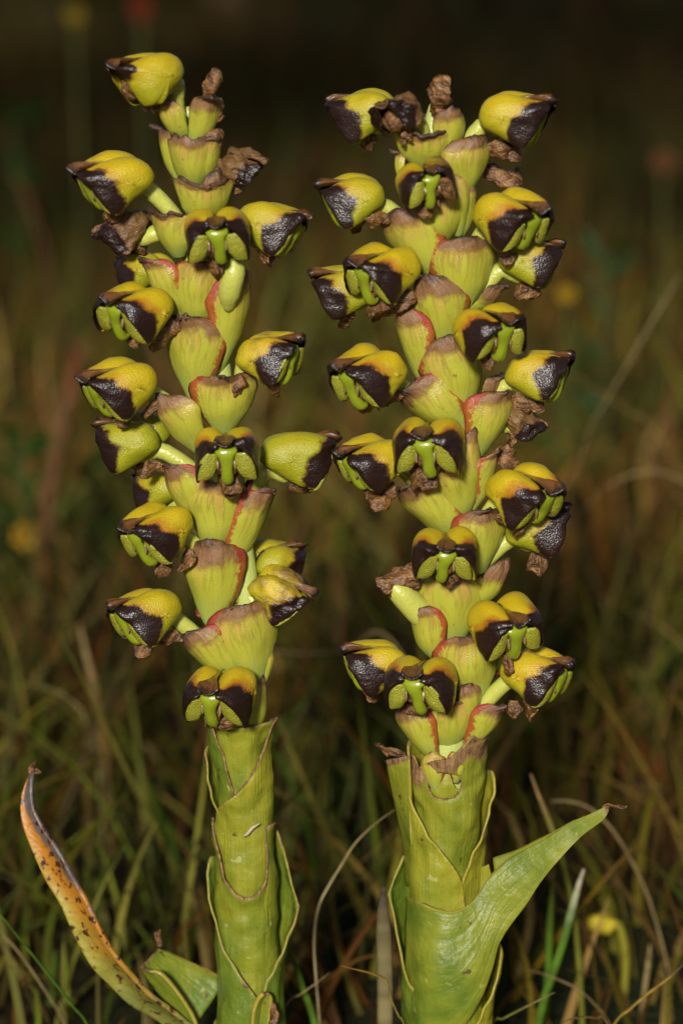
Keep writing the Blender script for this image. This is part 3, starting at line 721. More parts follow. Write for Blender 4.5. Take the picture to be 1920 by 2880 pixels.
BRR = [
    (ZD, (640, 540), (640, 325), 300, -5, dict(dry=.3, blunt=1.3, mw=.86)),
    (ZD, (770, 520), (810, 195), 150, 25, dict(dry=.35)),
    (ZD, (720, 480), (690, 200), 130, 160, dict(dry=.5)),
    (ZD, (560, 640), (515, 420), 70, -70, dict()),
    (ZD, (880, 700), (930, 355), 250, 35, dict(dry=.28, rt=6.6)),
    (ZD, (740, 970), (735, 700), 220, 0, dict(dry=.15, rt=6.6)),
    (ZD, (845, 910), (838, 560), 120, 28, dict(red='r', dry=.15)),
    (ZD, (850, 930), (925, 610), 130, 62, dict(red='l', dry=.2)),
    (ZD, (740, 1170), (470, 770), 320, -36, dict(red='r', dry=.35)),
    (ZD, (860, 1330), (875, 900), 330, 10, dict(red='l', dry=.30)),
    (ZD, (890, 1340), (1085, 1165), 150, 68, dict(dry=.7)),
    (ZD, (775, 1540), (705, 1125), 305, -6, dict(red='r', dry=.48, tipx=-1)),
    (ZD, (670, 1760), (520, 1290), 210, -46, dict(red='r', dry=.35)),
    (ZE, (860, 560), (780, 85), 310, 6, dict(red='l', dry=.32)),
    (ZE, (880, 620), (545, 350), 330, -38, dict(red='r', dry=.40)),
    (ZE, (920, 500), (1070, 290), 140, 70, dict(dry=.8)),
    (ZE, (950, 760), (1080, 385), 280, 38, dict(red='l', dry=.32)),
    (ZE, (850, 1120), (760, 780), 320, 0, dict(dry=.12, rt=6.6)),
    (ZE, (860, 1080), (915, 600), 130, 26, dict(red='r', dry=.25)),
    (ZE, (920, 1060), (1045, 690), 150, 60, dict(red='l', dry=.3)),
    (ZE, (835, 1220), (545, 880), 330, -38, dict(red='r', dry=.38)),
    (ZE, (960, 1400), (985, 1025), 280, 20, dict(red='l', dry=.32)),
    (ZE, (910, 1620), (1130, 1320), 180, 64, dict(dry=.65)),
    (ZF, (770, 530), (765, 110), 340, 0, dict(dry=.2, rt=5.2)),
    (ZF, (690, 640), (555, 290), 220, -36, dict(red='r', dry=.3)),
    (ZF, (900, 880), (850, 450), 330, 8, dict(red='l', dry=.2)),
    (ZF, (870, 980), (870, 745), 130, 30, dict(red='r', dry=.4)),
    (ZF, (745, 1130), (735, 830), 350, -2, dict(dry=.15, rt=5.2)),
    (ZF, (660, 1190), (480, 880), 220, -40, dict(red='r', dry=.35, rb=3)),
    (ZF, (850, 1130), (1055, 855), 230, 46, dict(red='l', dry=.4, rb=3)),
    (ZF, (900, 780), (1020, 660), 110, 100, dict(red='rl', dry=.5)),
]
for i, (Z, b_, t_, w, yaw, kw) in enumerate(BRR):
    s_ = {id(ZD): 1.96, id(ZE): 1.96, id(ZF): 2.063}[id(Z)]
    bract(orcR, bR, Z(*b_), Z(*t_), w / s_, yaw, seed=300 + i, **kw)
for k, a in enumerate([(ZD, (720, 200), (-.1, -.2, 1), 5.5, 3.6, 0), (ZD, (700, 250), (.3, -.5, .2), 4.5, 3.6, -3), (ZD, (740, 290), (.2, -.6, .3), 3.4, 3.4, -3.5), (ZD, (1010, 390), (.6, -.4, -1), 4.5, 3.2, -3), (ZD, (960, 560), (1, -.2, -.05), 7, 3.2, 2),
                       (ZD, (450, 800), (-.6, -.3, -.5), 3, 3, -5), (ZD, (600, 1230), (-.8, -.3, -.3), 4, 3, -6), (ZD, (540, 1290), (-.9, -.2, -.5), 6, 2.4, -5), (ZE, (520, 380), (-.5, -.3, -.8), 3.5, 2.6, -5), (ZE, (1150, 400), (.4, -.4, -1), 4.5, 2.8, -2),
                       (ZE, (1080, 690), (.3, -.3, -.6), 4, 3.5, 0), (ZE, (500, 930), (-.7, -.3, -.2), 4.4, 4, -5), (ZE, (1050, 1080), (.6, -.4, -.6), 3, 2.6, -7), (ZF, (1080, 870), (.6, -.4, -.3), 3, 2.6, -4), (ZF, (590, 150), (-1, -.15, -.02), 6.6, 4.2, -4.6),
                       (ZF, (560, 140), (-.5, -.2, .7), 3.4, 3.0, -4.2), (ZF, (470, 880), (.8, -.3, -.2), 4, 3, -6), (ZF, (300, 800), (0, -.2, -1), 1.8, 1.4, -2)]):
    scrap(orcR, bR, *a, 1000 + k, .12 if k in (14, 15) else .9)
# bare seed capsule whose flower has dropped
caps = [P(*ZF(650, 420), -2.2 * MM), P(*ZF(560, 320), -3.2 * MM), P(*ZF(470, 225), -4 * MM), P(*ZF(400, 165), -4.2 * MM)]
s = spline([tuple(q) for q in caps], 14)
v, f = tube([Vector(q) for q in s], [interp([(0, 1.6), (.3, 2.1), (.65, 2.0), (.9, 1.5), (1, 1.0)], i / 13) * MM for i in range(14)], 14)
o = mesh_obj('seed_capsule', [p - bR for p in v], f, M_ovary, orcR); o['label'] = 'pale green swollen capsule without a flower'
# pale ovary showing through the torn bract on the left spike
caps = [P(*ZB(950, 220), -4.6 * MM), P(*ZB(962, 120), -6.6 * MM), P(*ZB(985, 10), -7.4 * MM), P(*ZA(1060, 1330), -6.5 * MM)]
s = spline([tuple(q) for q in caps], 14)
v, f = tube([Vector(q) for q in s], [interp([(0, 1.0), (.3, 1.75), (.65, 1.8), (1, 1.2)], i / 13) * MM for i in range(14)], 14)
mesh_obj('seed_capsule', [p - bL for p in v], f, M_ovary, orcL)

sheath(orcR, bR, axR, 2560, [(-120, 2150), (-80, 2118), (-66, 2112), (-52, 2135), (-38, 2122), (-22, 2108), (0, 2098), (14, 2078), (26, 2058), (34, 2040), (44, 2052), (58, 2060), (75, 2064), (100, 2072), (140, 2100)],
       [(2030, 118), (2100, 114), (2200, 104), (2430, 78), (2560, 72)], hole=(-6, 2178, 53, 38), yellow=.45, seed=11, dryk=.9, brown=.95, nphi=110, nz_=70)
sheath(orcR, bR, axR, 2640, [(-170, 2120), (-115, 2092), (-88, 2110), (-72, 2180), (-55, 2245), (-32, 2305), (-12, 2350), (6, 2392), (20, 2435), (26, 2480), (28, 2540)],
       [(2080, 112), (2300, 112), (2500, 110), (2640, 102)], yellow=.75, seed=12, dryk=.45)
sheath(orcR, bR, axR, 2640, [(18, 2530), (26, 2456), (40, 2400), (56, 2322), (72, 2250), (90, 2180), (110, 2180), (165, 2230)],
       [(2170, 130), (2318, 118), (2450, 98), (2640, 92)], yellow=.85, seed=13, dryk=.4)
sheath(orcR, bR, axR, 3330, [(-185, 2460), (-130, 2430), (-104, 2420), (-94, 2500), (-86, 2600), (-74, 2690), (-58, 2728), (-36, 2770), (-10, 2820), (16, 2886), (45, 2960), (80, 3000)],
       [(2400, 114), (2520, 124), (2750, 134), (2900, 136), (3330, 130)], flare=[(-95, 35, 2530, 100, 30)], yellow=.0, seed=14, dryk=.3)
sheath(orcR, bR, axR, 3330, [(10, 2960), (30, 2860), (50, 2760), (72, 2680), (90, 2655), (130, 2700), (175, 2760)],
       [(2640, 146), (2720, 142), (2880, 118), (3330, 112)], yellow=.75, seed=15, dryk=.25)
sheath(orcR, bR, axR, 3330, [(-180, 2700), (-90, 2720), (0, 2800), (90, 2720), (180, 2700)], [(2700, 100), (2900, 104), (3330, 104)], yellow=.4, seed=16, dryk=.2)
sheath(orcR, bR, axR, 2300, [(-100, 2225), (-50, 2205), (-20, 2182), (-2, 2140), (14, 2190), (50, 2205), (100, 2225)], [(2100, 84), (2300, 70)], yellow=.5, seed=17, dryk=.1, nphi=40)
bract(orcR, bR, (1226, 2225), (1212, 2112), 58, -18, red='r', dry=.05, rb=4.3, rt=5.0, seed=391)
bract(orcR, bR, (1280, 2200), (1284, 2110), 40, 14, red='l', dry=.05, rb=4.5, rt=5.0, seed=392)
# broad leaf reaching outwards
loft(orcR, bR, [
    [ZR(300, 860) + (0.5,), ZR(360, 872) + (-4.5,), ZR(430, 900) + (-6.9,), ZR(510, 912) + (-7.2,), ZR(580, 890) + (-6.6,), ZR(625, 845) + (-5.8,), ZR(690, 745) + (-5.2,), ZR(800, 655) + (-5.4,), ZR(950, 578) + (-6,), ZR(1080, 505) + (-7,), ZR(1180, 450) + (-8,), ZR(1215, 433) + (-8,)],
    [ZR(290, 1560) + (0.5,), ZR(360, 1560) + (-5.2,), ZR(440, 1540) + (-7.5,), ZR(540, 1470) + (-8.2,), ZR(630, 1330) + (-8,), ZR(690, 1180) + (-7.4,), ZR(728, 1055) + (-7,), ZR(820, 915) + (-7,), ZR(960, 725) + (-7.5,), ZR(1090, 592) + (-8,), ZR(1190, 500) + (-8.4,), ZR(1222, 452) + (-8.2,)]],
     M_leaf, bulge=.07, n=80, nv=25, yellow=.28, tipdry=1.0, seed=21, spanx=.5, edgew=.05)
loft(orcR, bR, [
    [ZR(697, 682) + (-2.5,), ZR(800, 640) + (-3,), ZR(950, 563) + (-4,), ZR(1060, 498) + (-5.5,), ZR(1110, 478) + (-7,)],
    [ZR(706, 760) + (-4.4,), ZR(820, 700) + (-5,), ZR(960, 620) + (-5.6,), ZR(1080, 540) + (-6.6,), ZR(1150, 490) + (-7.6,)]],
     M_leaf, bulge=0, n=30, nv=7, yellow=.8, seed=22)
scrap(orcR, bR, ZR, (1190, 452), (1, -.1, .25), 4.2, 1.5, -8.1, 981, -.2)
# leaf behind the left edge, with a brown margin
loft(orcR, bR, [
    [ZR(300, 800) + (3,), ZR(285, 600) + (2,), ZR(268, 520) + (2,), ZR(248, 430) + (1.5,), ZR(228, 330) + (1,), ZR(205, 225) + (0,)],
    [ZR(360, 800) + (-1,), ZR(330, 600) + (-3,), ZR(325, 500) + (-3,), ZR(322, 400) + (-3,), ZR(318, 300) + (-3,), ZR(312, 200) + (-3,)]],
     M_leaf, bulge=.1, n=30, nv=11, yellow=.4, tipdry=.9, seed=23)
scrap(orcR, bR, ZR, (225, 205), (-.8, -.1, .6), 3.2, 1.6, 0, 982, .3)
scrap(orcR, bR, ZR, (300, 200), (-1, -.1, .02), 3.4, 1.4, -1, 984, .2)
loft(orcR, bR, [[ZR(610, 900) + (-1,), ZR(620, 800) + (-1,), ZR(640, 720) + (-1,)], [ZR(690, 900) + (-2,), ZR(695, 790) + (-2,), ZR(680, 705) + (-2,)]], M_leaf, bulge=.1, n=16, nv=9, yellow=.7, seed=24)

# ================================================================== ground and meadow
def mat_ground():
    m = Mat('soil'); col = m.mix(m.noise(60, 6, 0.7), (0.010, 0.006, 0.002), (0.040, 0.025, 0.008))
    col = m.mix(m.ramp(m.noise(8, 4), 0.5, 0.65), col, (0.016, 0.022, 0.006))
    return m.done(col, 0.95, m.bump(m.noise(300, 4), 0.8, 0.004), spec=0.1)
def mat_grass():
    m = Mat('grass_blades'); a = m.n.new('ShaderNodeAttribute'); a.attribute_name = 'tint'
    return m.done(a.outputs['Color'], 0.6, None, trans=0.25, spec=0.12)
M_ground = mat_ground(); M_grass = mat_grass()
xs = np.concatenate([-np.geomspace(60, .02, 60), np.geomspace(.02, 60, 60)])
V = []
for x in xs:
    for y in xs:
        r_ = math.hypot(x, y)
        z = .012 * nz((x, y, 0), 6.0) * sstep(.12, .6, r_) + .05 * nz((x, y, 3), .8) * sstep(1, 4, r_) + .5 * nz((x, y, 3), .08) * sstep(6, 30, r_)
        V.append((x, y, z - .001))
g = mesh_obj('ground', V, [f[::-1] for f in grid_faces(len(xs), len(xs))], M_ground); g['kind'] = 'structure'

PAL = [((0.060, 0.080, 0.012), 1.6), ((0.115, 0.110, 0.018), 3.0), ((0.040, 0.052, 0.010), 1.5), ((0.14, 0.105, 0.035), 2.6), ((0.095, 0.060, 0.020), 2.8), ((0.19, 0.145, 0.07), 1.4), ((0.05, 0.03, 0.011), 2.0), ((0.14, 0.05, 0.018), .5)]
PALF = [((0.045, 0.055, 0.010), 2), ((0.09, 0.060, 0.020), 3), ((0.055, 0.034, 0.012), 3.5), ((0.025, 0.040, 0.007), 2), ((0.12, 0.085, 0.035), 1.2), ((0.12, 0.035, 0.015), .5)]
def blade_arrays(n, seed, region, hmin, hmax, wmin, wmax, dark=1.0, lean=.9, pal=PAL):
    r = np.random.default_rng(seed)
    x, y = region(r, n); h = r.uniform(hmin, hmax, n) * r.uniform(.5, 1.0, n); w = r.uniform(wmin, wmax, n)
    az = r.uniform(0, 2 * math.pi, n); ln = r.uniform(.05, lean, n) * h; fa = r.uniform(0, math.pi, n); lin = r.uniform(-.5, .5, (n, 2)) * h[:, None]
    S = 6; verts = np.zeros((n, S, 2, 3))
    for k in range(S):
        t = k / (S - 1)
        cx = x + np.cos(az) * ln * t ** 2 + lin[:, 0] * t; cy = y + np.sin(az) * ln * t ** 2 + lin[:, 1] * t; cz = h * (t - .45 * t ** 3 * (ln / h)) - .003
        ww = w * (1 - t ** 2.2) * .5 + .00008
        verts[:, k, 0, 0] = cx - np.cos(fa) * ww; verts[:, k, 0, 1] = cy - np.sin(fa) * ww; verts[:, k, 0, 2] = cz
        verts[:, k, 1, 0] = cx + np.cos(fa) * ww; verts[:, k, 1, 1] = cy + np.sin(fa) * ww; verts[:, k, 1, 2] = cz
    pw = np.array([p[1] for p in pal]); pc = np.array([p[0] for p in pal])
    # neighbouring blades tend to the same kind
    patch = np.sin(x * 23 + seed) * np.cos(y * 17 + seed * 2) + .6 * np.sin(x * 57 - y * 31)
    ci = r.choice(len(pal), n, p=pw / pw.sum()); c = pc[ci] * r.uniform(.5, 1.4, (n, 1)) * (0.80 if pal is PAL else .60) * np.array([[1.08, .98, .55]])  # far blades coloured darker, standing in for light fading with distance
    g_ = np.clip(patch, -1, 1)[:, None]
    c = c * np.where(g_ > 0, 1 - g_ * np.array([[.35, .0, .2]]), 1 + g_ * np.array([[-.10, .25, .2]]))
    c = c * (1 + .55 * np.sin(x * 11 / (1 + y) + 2.1 * np.sin(y * 5 + seed)) * np.cos(y * 7 + 3 * x))[:, None]
    col = np.ones((n, S, 2, 4)); col[..., :3] = c[:, None, None, :]
    idx = np.arange(n * S * 2).reshape(n, S, 2)
    f = np.stack([idx[:, :-1, 0], idx[:, :-1, 1], idx[:, 1:, 1], idx[:, 1:, 0]], -1).reshape(-1, 4)
    return verts.reshape(-1, 3), f, col.reshape(-1, 4)
def quad_mesh(name, parts, mat):
    off = 0; VV, FF, CC = [], [], []
    for v, f, c in parts: VV.append(v); FF.append(f + off); CC.append(c); off += len(v)
    VV = np.concatenate(VV); FF = np.concatenate(FF); CC = np.concatenate(CC)
    me = bpy.data.meshes.new(name); me.vertices.add(len(VV)); me.vertices.foreach_set('co', VV.ravel().astype(np.float32))
    me.loops.add(FF.size); me.loops.foreach_set('vertex_index', FF.ravel().astype(np.int32)); me.polygons.add(len(FF))
    me.polygons.foreach_set('loop_start', np.arange(0, FF.size, 4, dtype=np.int32)); me.update(calc_edges=True)
    ca = me.color_attributes.new('tint', 'FLOAT_COLOR', 'POINT'); ca.data.foreach_set('color', CC.ravel().astype(np.float32))
    me.polygons.foreach_set('use_smooth', [True] * len(FF)); me.materials.append(mat)
    o = bpy.data.objects.new(name, me); COL.objects.link(o)
    return o
def wedge(y0, y1, pad=.12, power=1.0):
    def reg(r, n):
        y = y0 + (y1 - y0) * r.uniform(0, 1, n) ** power
        hw = (y + .46) * .20 + pad
        return r.uniform(-1, 1, n) * hw, y
    return reg
o = quad_mesh('grass', [
    blade_arrays(420, 1, wedge(.035, .10, .05), .015, .065, .0006, .0015),
    blade_arrays(1500, 2, wedge(.08, .25, .08), .02, .085, .0007, .0018),
    blade_arrays(6500, 3, wedge(.2, .9, .15), .02, .085, .0009, .0022),
    blade_arrays(15000, 4, wedge(.8, 2.4, .3), .03, .09, .0012, .0032, pal=PALF),
    blade_arrays(14000, 5, wedge(2.2, 7, .8), .04, .14, .002, .005, pal=PALF),
    blade_arrays(1200, 6, wedge(-.4, .04, .06), .008, .020, .0006, .0014),
], M_grass)
o['kind'] = 'stuff'; o['label'] = 'blurred olive and brown meadow grass behind the orchids'; o['category'] = 'grass'

# ------------------------------------------------------------------ single blades and stalks one can pick out
def tag(o, label, cat, group=None):
    o['label'] = label; o['category'] = cat
    if group: o['group'] = group
    return o
def tint_mesh(name, V, F, cols, mat=None, parent=None, solid=0.0):
    o = mesh_obj(name, V, F, mat or M_grass, parent, None, solid=solid, solid_off=0)
    ca = o.data.color_attributes.new('tint', 'FLOAT_COLOR', 'POINT')
    ca.data.foreach_set('color', np.array([(*c, 1) for c in cols], np.float32).ravel())
    return o
def grass_thing(name, label, cat, pts, width, depth, c0, c1, flat=.35, group='grasses around the orchids', depth2=None):
    """pts in photo pixels, tip first; the foot goes on down to the ground. width in photo pixels, depth in mm"""
    n0 = len(pts); d2 = depth if depth2 is None else depth2
    p3 = [P(x, y, (depth + (d2 - depth) * (1 - i / max(1, n0 - 1))) * MM) for i, (x, y) in enumerate(pts)]
    low = p3[-1]; prev = p3[-2]
    if low.z > .002:
        sl = (low - prev); sl = sl / max(.002, abs(sl.z)); k = low.z
        dx = max(-.5, min(.5, sl.x * .5)) * k
        p3.append(Vector((low.x + dx * .6, low.y, low.z * .45))); p3.append(Vector((low.x + dx, low.y, -.004)))
    s = spline([tuple(q) for q in p3], 34)
    w = width * PX * (1 + depth / 460.0) / 2
    rad = [w * (.25 + .75 * min(1, i / 33 * 3.2)) for i in range(34)]
    v, f = tube([Vector(q) for q in s], rad, 8, [(1, flat)] * 34)
    rr2 = random.Random(label)
    cols = []
    for i in range(34):
        t = i / 33; k = sstep(.02, .45, t) ; c = [a + (b - a) * k for a, b in zip(c0, c1)]
        q = .75 + .5 * rr2.random()
        cols += [tuple(x * q for x in c)] * 8
    o = tint_mesh(name, v, f, cols)
    return tag(o, label, cat, group)
GREEN, OLIVE, TAN, BRN, ORG, PALE = (.065, .13, .010), (.12, .12, .014), (.26, .185, .075), (.12, .07, .018), (.28, .12, .018), (.34, .27, .13)
G = grass_thing
G('grass_blade', 'bright green blade slanting up beside the dying leaf', 'grass', [ZL(-60, 860), ZL(0, 930), ZL(120, 1080), ZL(240, 1230), ZL(340, 1360), ZL(400, 1437)], 17, 10, GREEN, GREEN)
G('grass_blade', 'tan blade running just under the bright green slanting blade', 'grass', [ZL(-40, 970), ZL(0, 1010), ZL(90, 1110), ZL(200, 1270), ZL(280, 1400)], 15, 30, TAN, TAN)
G('grass_blade', 'lowest tan blade slanting below the dying leaf', 'grass', [ZL(-60, 1010), ZL(0, 1065), ZL(90, 1180), ZL(170, 1310), ZL(230, 1440)], 18, 45, TAN, BRN)
G('dry_stalk', 'pale dry stalk arching from the sheath of the stouter orchid down between both spikes', 'grass', [ZR(248, 450), ZR(150, 520), ZR(60, 610), ZR(0, 705), ZL(1510, 800), ZL(1462, 900), ZL(1442, 1050), ZL(1452, 1240), ZL(1465, 1400)], 19, 22, TAN, PALE)
G('dry_stalk', 'short tan straw tilted beside the foot of the slimmer orchid', 'grass', [ZL(1515, 1200), ZL(1450, 1250), ZL(1380, 1300), ZL(1310, 1355)], 12, 14, TAN, TAN)
G('grass_blade', 'yellow green blade at the foot of the slimmer orchid', 'grass', [ZL(1310, 1060), ZL(1345, 1140), ZL(1385, 1260), ZL(1440, 1420)], 20, 20, OLIVE, GREEN)
G('grass_blade', 'brown tipped blade standing behind the tip of the broad leaf', 'grass', [ZR(868, 290), ZR(905, 390), ZR(945, 490), ZR(1000, 640), ZR(1050, 840), ZR(1075, 1000)], 17, 45, (.26, .15, .06), OLIVE)
G('dry_stalk', 'tan stalk arching over behind the tip of the broad leaf', 'grass', [ZR(960, 415), ZR(1030, 412), ZR(1130, 440), ZR(1230, 530), ZR(1310, 650), ZR(1390, 810), ZR(1440, 960), ZR(1490, 1150)], 22, 60, TAN, TAN)
G('grass_blade', 'green blade with a whitish tip under the broad leaf', 'grass', [ZR(1112, 725), ZR(1090, 790), ZR(1060, 900), ZR(1020, 1050), ZR(965, 1220), ZR(930, 1320)], 24, 35, (.45, .40, .28), GREEN)
G('grass_blade', 'upright yellow green blade close under the broad leaf', 'grass', [ZR(972, 720), ZR(965, 850), ZR(955, 1000), ZR(950, 1150), ZR(940, 1300)], 20, 50, OLIVE, GREEN)
G('dry_stalk', 'yellow brown stalk with a grey tip lying across the grass', 'grass', [ZR(1600, 1130), ZR(1540, 1190), ZR(1500, 1225), ZR(1400, 1300), ZR(1320, 1370), ZR(1250, 1437)], 17, 8, (.10, .075, .07), (.30, .19, .03))
G('dry_stalk', 'thin tan straw sagging under the green blades', 'grass', [ZR(848, 1188), ZR(920, 1205), ZR(1000, 1235), ZR(1090, 1280), ZR(1160, 1345), ZR(1220, 1420)], 10, 30, TAN, TAN)
G('grass_blade', 'straw tipped blade rising from the foot of the stouter orchid', 'grass', [ZR(978, 1292), ZR(900, 1330), ZR(820, 1370), ZR(740, 1412), ZR(690, 1440)], 15, 6, TAN, OLIVE)
G('dry_stalk', 'orange brown stalk bent against the foot of the stouter orchid', 'grass', [ZR(-5, 1168), ZR(60, 1185), ZR(140, 1205), ZR(208, 1240), ZR(228, 1320), ZR(262, 1400), ZR(290, 1450)], 16, -4, ORG, (.20, .14, .03))
G('dry_stalk', 'old greyish leaf stalk standing behind the stouter orchid', 'grass', [ZR(195, 805), ZR(190, 900), ZR(195, 1050), ZR(200, 1250), ZR(200, 1437)], 48, 12, (.05, .035, .022), (.17, .14, .06), .5)
G('dry_stalk', 'dark brown curl of straw at the grass foot', 'grass', [ZR(1000, 1440), ZR(1050, 1415), ZR(1110, 1405), ZR(1170, 1410), ZR(1215, 1430)], 13, 4, BRN, BRN)
G('grass_blade', 'broad dull green blade out of focus under the tan arching stalk', 'grass', [ZR(1240, 700), ZR(1215, 780), ZR(1170, 900), ZR(1120, 1030), ZR(1080, 1150)], 60, 130, (.16, .10, .06), (.07, .09, .02))
G('dead_leaf', 'blurred orange brown leaf lying in the grass', 'leaf', [ZR(1385, 1075), ZR(1330, 1130), ZR(1270, 1190), ZR(1200, 1270), ZR(1170, 1320)], 46, 110, ORG, (.26, .11, .03))
G('grass_blade', 'pale vertical straw beside the blurred orange leaf', 'grass', [ZR(1415, 1065), ZR(1408, 1150), ZR(1390, 1280), ZR(1375, 1420)], 14, 60, TAN, TAN)
G('grass_blade', 'faded straw crossing behind the yellow bud', 'grass', [ZR(1568, 940), ZR(1480, 965), ZR(1380, 1000), ZR(1290, 1020)], 14, 110, TAN, BRN)
G('grass_blade', 'pale straw leaning out of the blur beside the stouter spike', 'grass', [(1915, 765), (1840, 890), (1760, 1030), (1690, 1150), (1640, 1260)], 17, 170, PALE, TAN)
G('grass_blade', 'ochre straw slanting behind the stouter spike', 'grass', [(1590, 1040), (1680, 1100), (1770, 1160), (1860, 1240)], 22, 200, (.22, .13, .03), (.16, .11, .03))
G('dry_stalk', 'blurred straw arching level with the seed capsule', 'grass', [(1625, 1450), (1690, 1380), (1760, 1340), (1830, 1325), (1900, 1345), (1960, 1420)], 17, 170, TAN, TAN)
G('dry_stalk', 'blurred pale straw lying level behind both spikes', 'grass', [(640, 1790), (740, 1824), (850, 1838), (980, 1828), (1100, 1800)], 22, 110, TAN, TAN)
G('grass_blade', 'blurred tan arch behind the broad leaf', 'grass', [ZR(1318, 372), ZR(1390, 360), ZR(1470, 360), ZR(1568, 392), ZR(1680, 470)], 30, 190, TAN, TAN)
G('grass_blade', 'blurred rusty blade rising beside the slimmer spike', 'grass', [(225, 960), (205, 1060), (180, 1180), (150, 1320)], 34, 330, (.17, .045, .02), (.10, .045, .018))
G('grass_blade', 'dim red blade far behind the slimmer spike', 'grass', [(40, 490), (70, 540), (100, 620), (130, 720)], 38, 560, (.18, .045, .02), (.09, .04, .016))
G('grass_blade', 'blurred tan blade behind the slimmer spike', 'grass', [(240, 1080), (180, 1160), (140, 1260), (120, 1380)], 22, 260, TAN, BRN)
G('grass_blade', 'blurred straw standing over the dying leaf', 'grass', [(225, 1760), (245, 1850), (270, 1960), (290, 2090), (310, 2300)], 24, 150, TAN, BRN)
G('dry_stalk', 'blurred straw bowed over behind the dying leaf', 'grass', [(10, 1935), (90, 1925), (170, 1950), (230, 2000), (270, 2100), (285, 2260)], 17, 130, OLIVE, TAN)
G('grass_blade', 'blurred pale green blade leaning behind the dying leaf', 'grass', [ZL(330, 170), ZL(365, 240), ZL(410, 330), ZL(450, 440), ZL(480, 560)], 42, 190, OLIVE, OLIVE)
G('grass_blade', 'blurred straw tipped blade leaning towards the slimmer stem', 'grass', [ZL(660, 130), ZL(710, 200), ZL(760, 260), ZL(830, 350), ZL(860, 480)], 38, 180, (.24, .20, .10), OLIVE)
G('grass_blade', 'blurred ochre blade leaning against the slimmer stem', 'grass', [ZL(680, 340), ZL(760, 400), ZL(850, 470), ZL(960, 580)], 32, 150, (.24, .14, .03), OLIVE)

# small flowers and leaves out of focus
def small_flower(label, px, py, depth, size, col, cat='flower', lean=20):
    """daisy-like head on a stalk that stands on the ground; size = head width in photo pixels"""
    c = P(px, py, depth * MM)
    e = bpy.data.objects.new('small_flower', None); COL.objects.link(e); e.location = (c.x + lean * PX, c.y, 0); e.empty_display_size = .01
    tag(e, label, cat, 'small meadow flowers'); b = Vector(e.location)
    pts = spline([tuple(Vector((b.x, b.y, -.004)) - b), tuple(Vector((b.x, b.y, c.z * .5)) - b), tuple(c - b)], 12)
    v, f = tube([Vector(q) for q in pts], [.0006] * 12, 6); tint_mesh('stalk', v, f, [(.07, .08, .02)] * len(v), parent=e)
    R = size * PX * (1 + depth / 460.0) / 2
    cc = c - b
    for k in range(7):
        a = 2 * math.pi * k / 7
        d = Vector((math.cos(a), -.55, math.sin(a))).normalized()
        v, f = ellipsoid(cc + d * R * .55, R * .28, R * .28, R * .28, 8, 6)
        v = [cc + (p - cc) + d * (R * .30 * (p - cc).normalized().dot(d)) for p in v]
        tint_mesh('petal', v, f, [col] * len(v), parent=e)
    v, f = ellipsoid(cc, R * .38, R * .38, R * .38, 10, 8); tint_mesh('flower_centre', v, f, [tuple(x * .7 for x in col)] * len(v), parent=e)
    return e
YEL = (.50, .30, .012)
small_flower('blurred orange yellow flower behind the slimmer spike', 72, 1505, 300, 80, (.36, .20, .012))
small_flower('small blurred yellow flower beside the stouter spike', 1592, 826, 420, 46, YEL)
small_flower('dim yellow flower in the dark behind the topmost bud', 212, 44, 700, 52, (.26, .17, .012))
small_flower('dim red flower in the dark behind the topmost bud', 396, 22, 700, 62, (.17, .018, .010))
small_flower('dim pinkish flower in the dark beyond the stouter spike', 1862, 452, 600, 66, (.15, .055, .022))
def bud(label, px, py, depth):
    c = P(px, py, depth * MM); e = bpy.data.objects.new('flower_bud', None); COL.objects.link(e)
    foot = Vector((c.x + .004, c.y, 0)); e.location = foot; tag(e, label, 'bud')
    v, f = ellipsoid(c - foot, .0031, .0022, .0020, 12, 8, None, .25, 3); tint_mesh('bud', v, f, [(.50, .40, .03)] * len(v), parent=e)
    s = spline([(0, 0, -.004), (.0005, 0, c.z * .5), tuple(c - foot + Vector((.0030, 0, -.0002))), tuple(c - foot + Vector((.001, 0, 0)))], 14)
    v, f = tube([Vector(q) for q in s], [.0008] * 14, 6); tint_mesh('stalk', v, f, [(.22, .20, .02)] * len(v), parent=e)
bud('small yellow bud hanging in the grass below the broad leaf', *ZR(1195, 975), 70)
def herb(label, px, py, depth, nleaf, size, col, seed):
    c = P(px, py, depth * MM); r = random.Random(seed)
    e = bpy.data.objects.new('leafy_herb', None); COL.objects.link(e); e.location = (c.x, c.y, 0); tag(e, label, 'plant', 'leafy herbs in the meadow')
    sz = size * PX * (1 + depth / 460.0)
    v, f = tube([Vector((0, 0, -.004)), Vector((.001, 0, c.z * .5)), Vector((0, 0, c.z))], [.0009, .0008, .0006], 6); tint_mesh('stalk', v, f, [(.05, .06, .015)] * len(v), parent=e)
    for k in range(nleaf):
        a = r.uniform(0, 2 * math.pi); h = c.z * r.uniform(.35, 1.0); d = Vector((math.cos(a), math.sin(a) * .7, r.uniform(.3, 1.2))).normalized(); L = sz * r.uniform(.6, 1.1)
        path = spline([(0, 0, h), tuple(Vector((0, 0, h)) + d * L * .5), tuple(Vector((0, 0, h)) + d * L + Vector((0, 0, -L * .25)))], 10)
        ws = [L * .16 * math.sin(math.pi * (.06 + .9 * i / 9)) for i in range(10)]
        v, f = strip(path, ws, (0, .6, .8), .3, 5)
        q = r.uniform(.7, 1.2); tint_mesh('leaf', v, f, [tuple(x * q for x in col)] * len(v), parent=e, solid=.0003)
DG = (.035, .085, .012)
herb('blurred green leafy herb behind the slimmer spike', 60, 1230, 330, 12, 190, DG, 1)
herb('blurred green herb between the slimmer spike and the frame of grass', 250, 1290, 380, 9, 150, DG, 2)
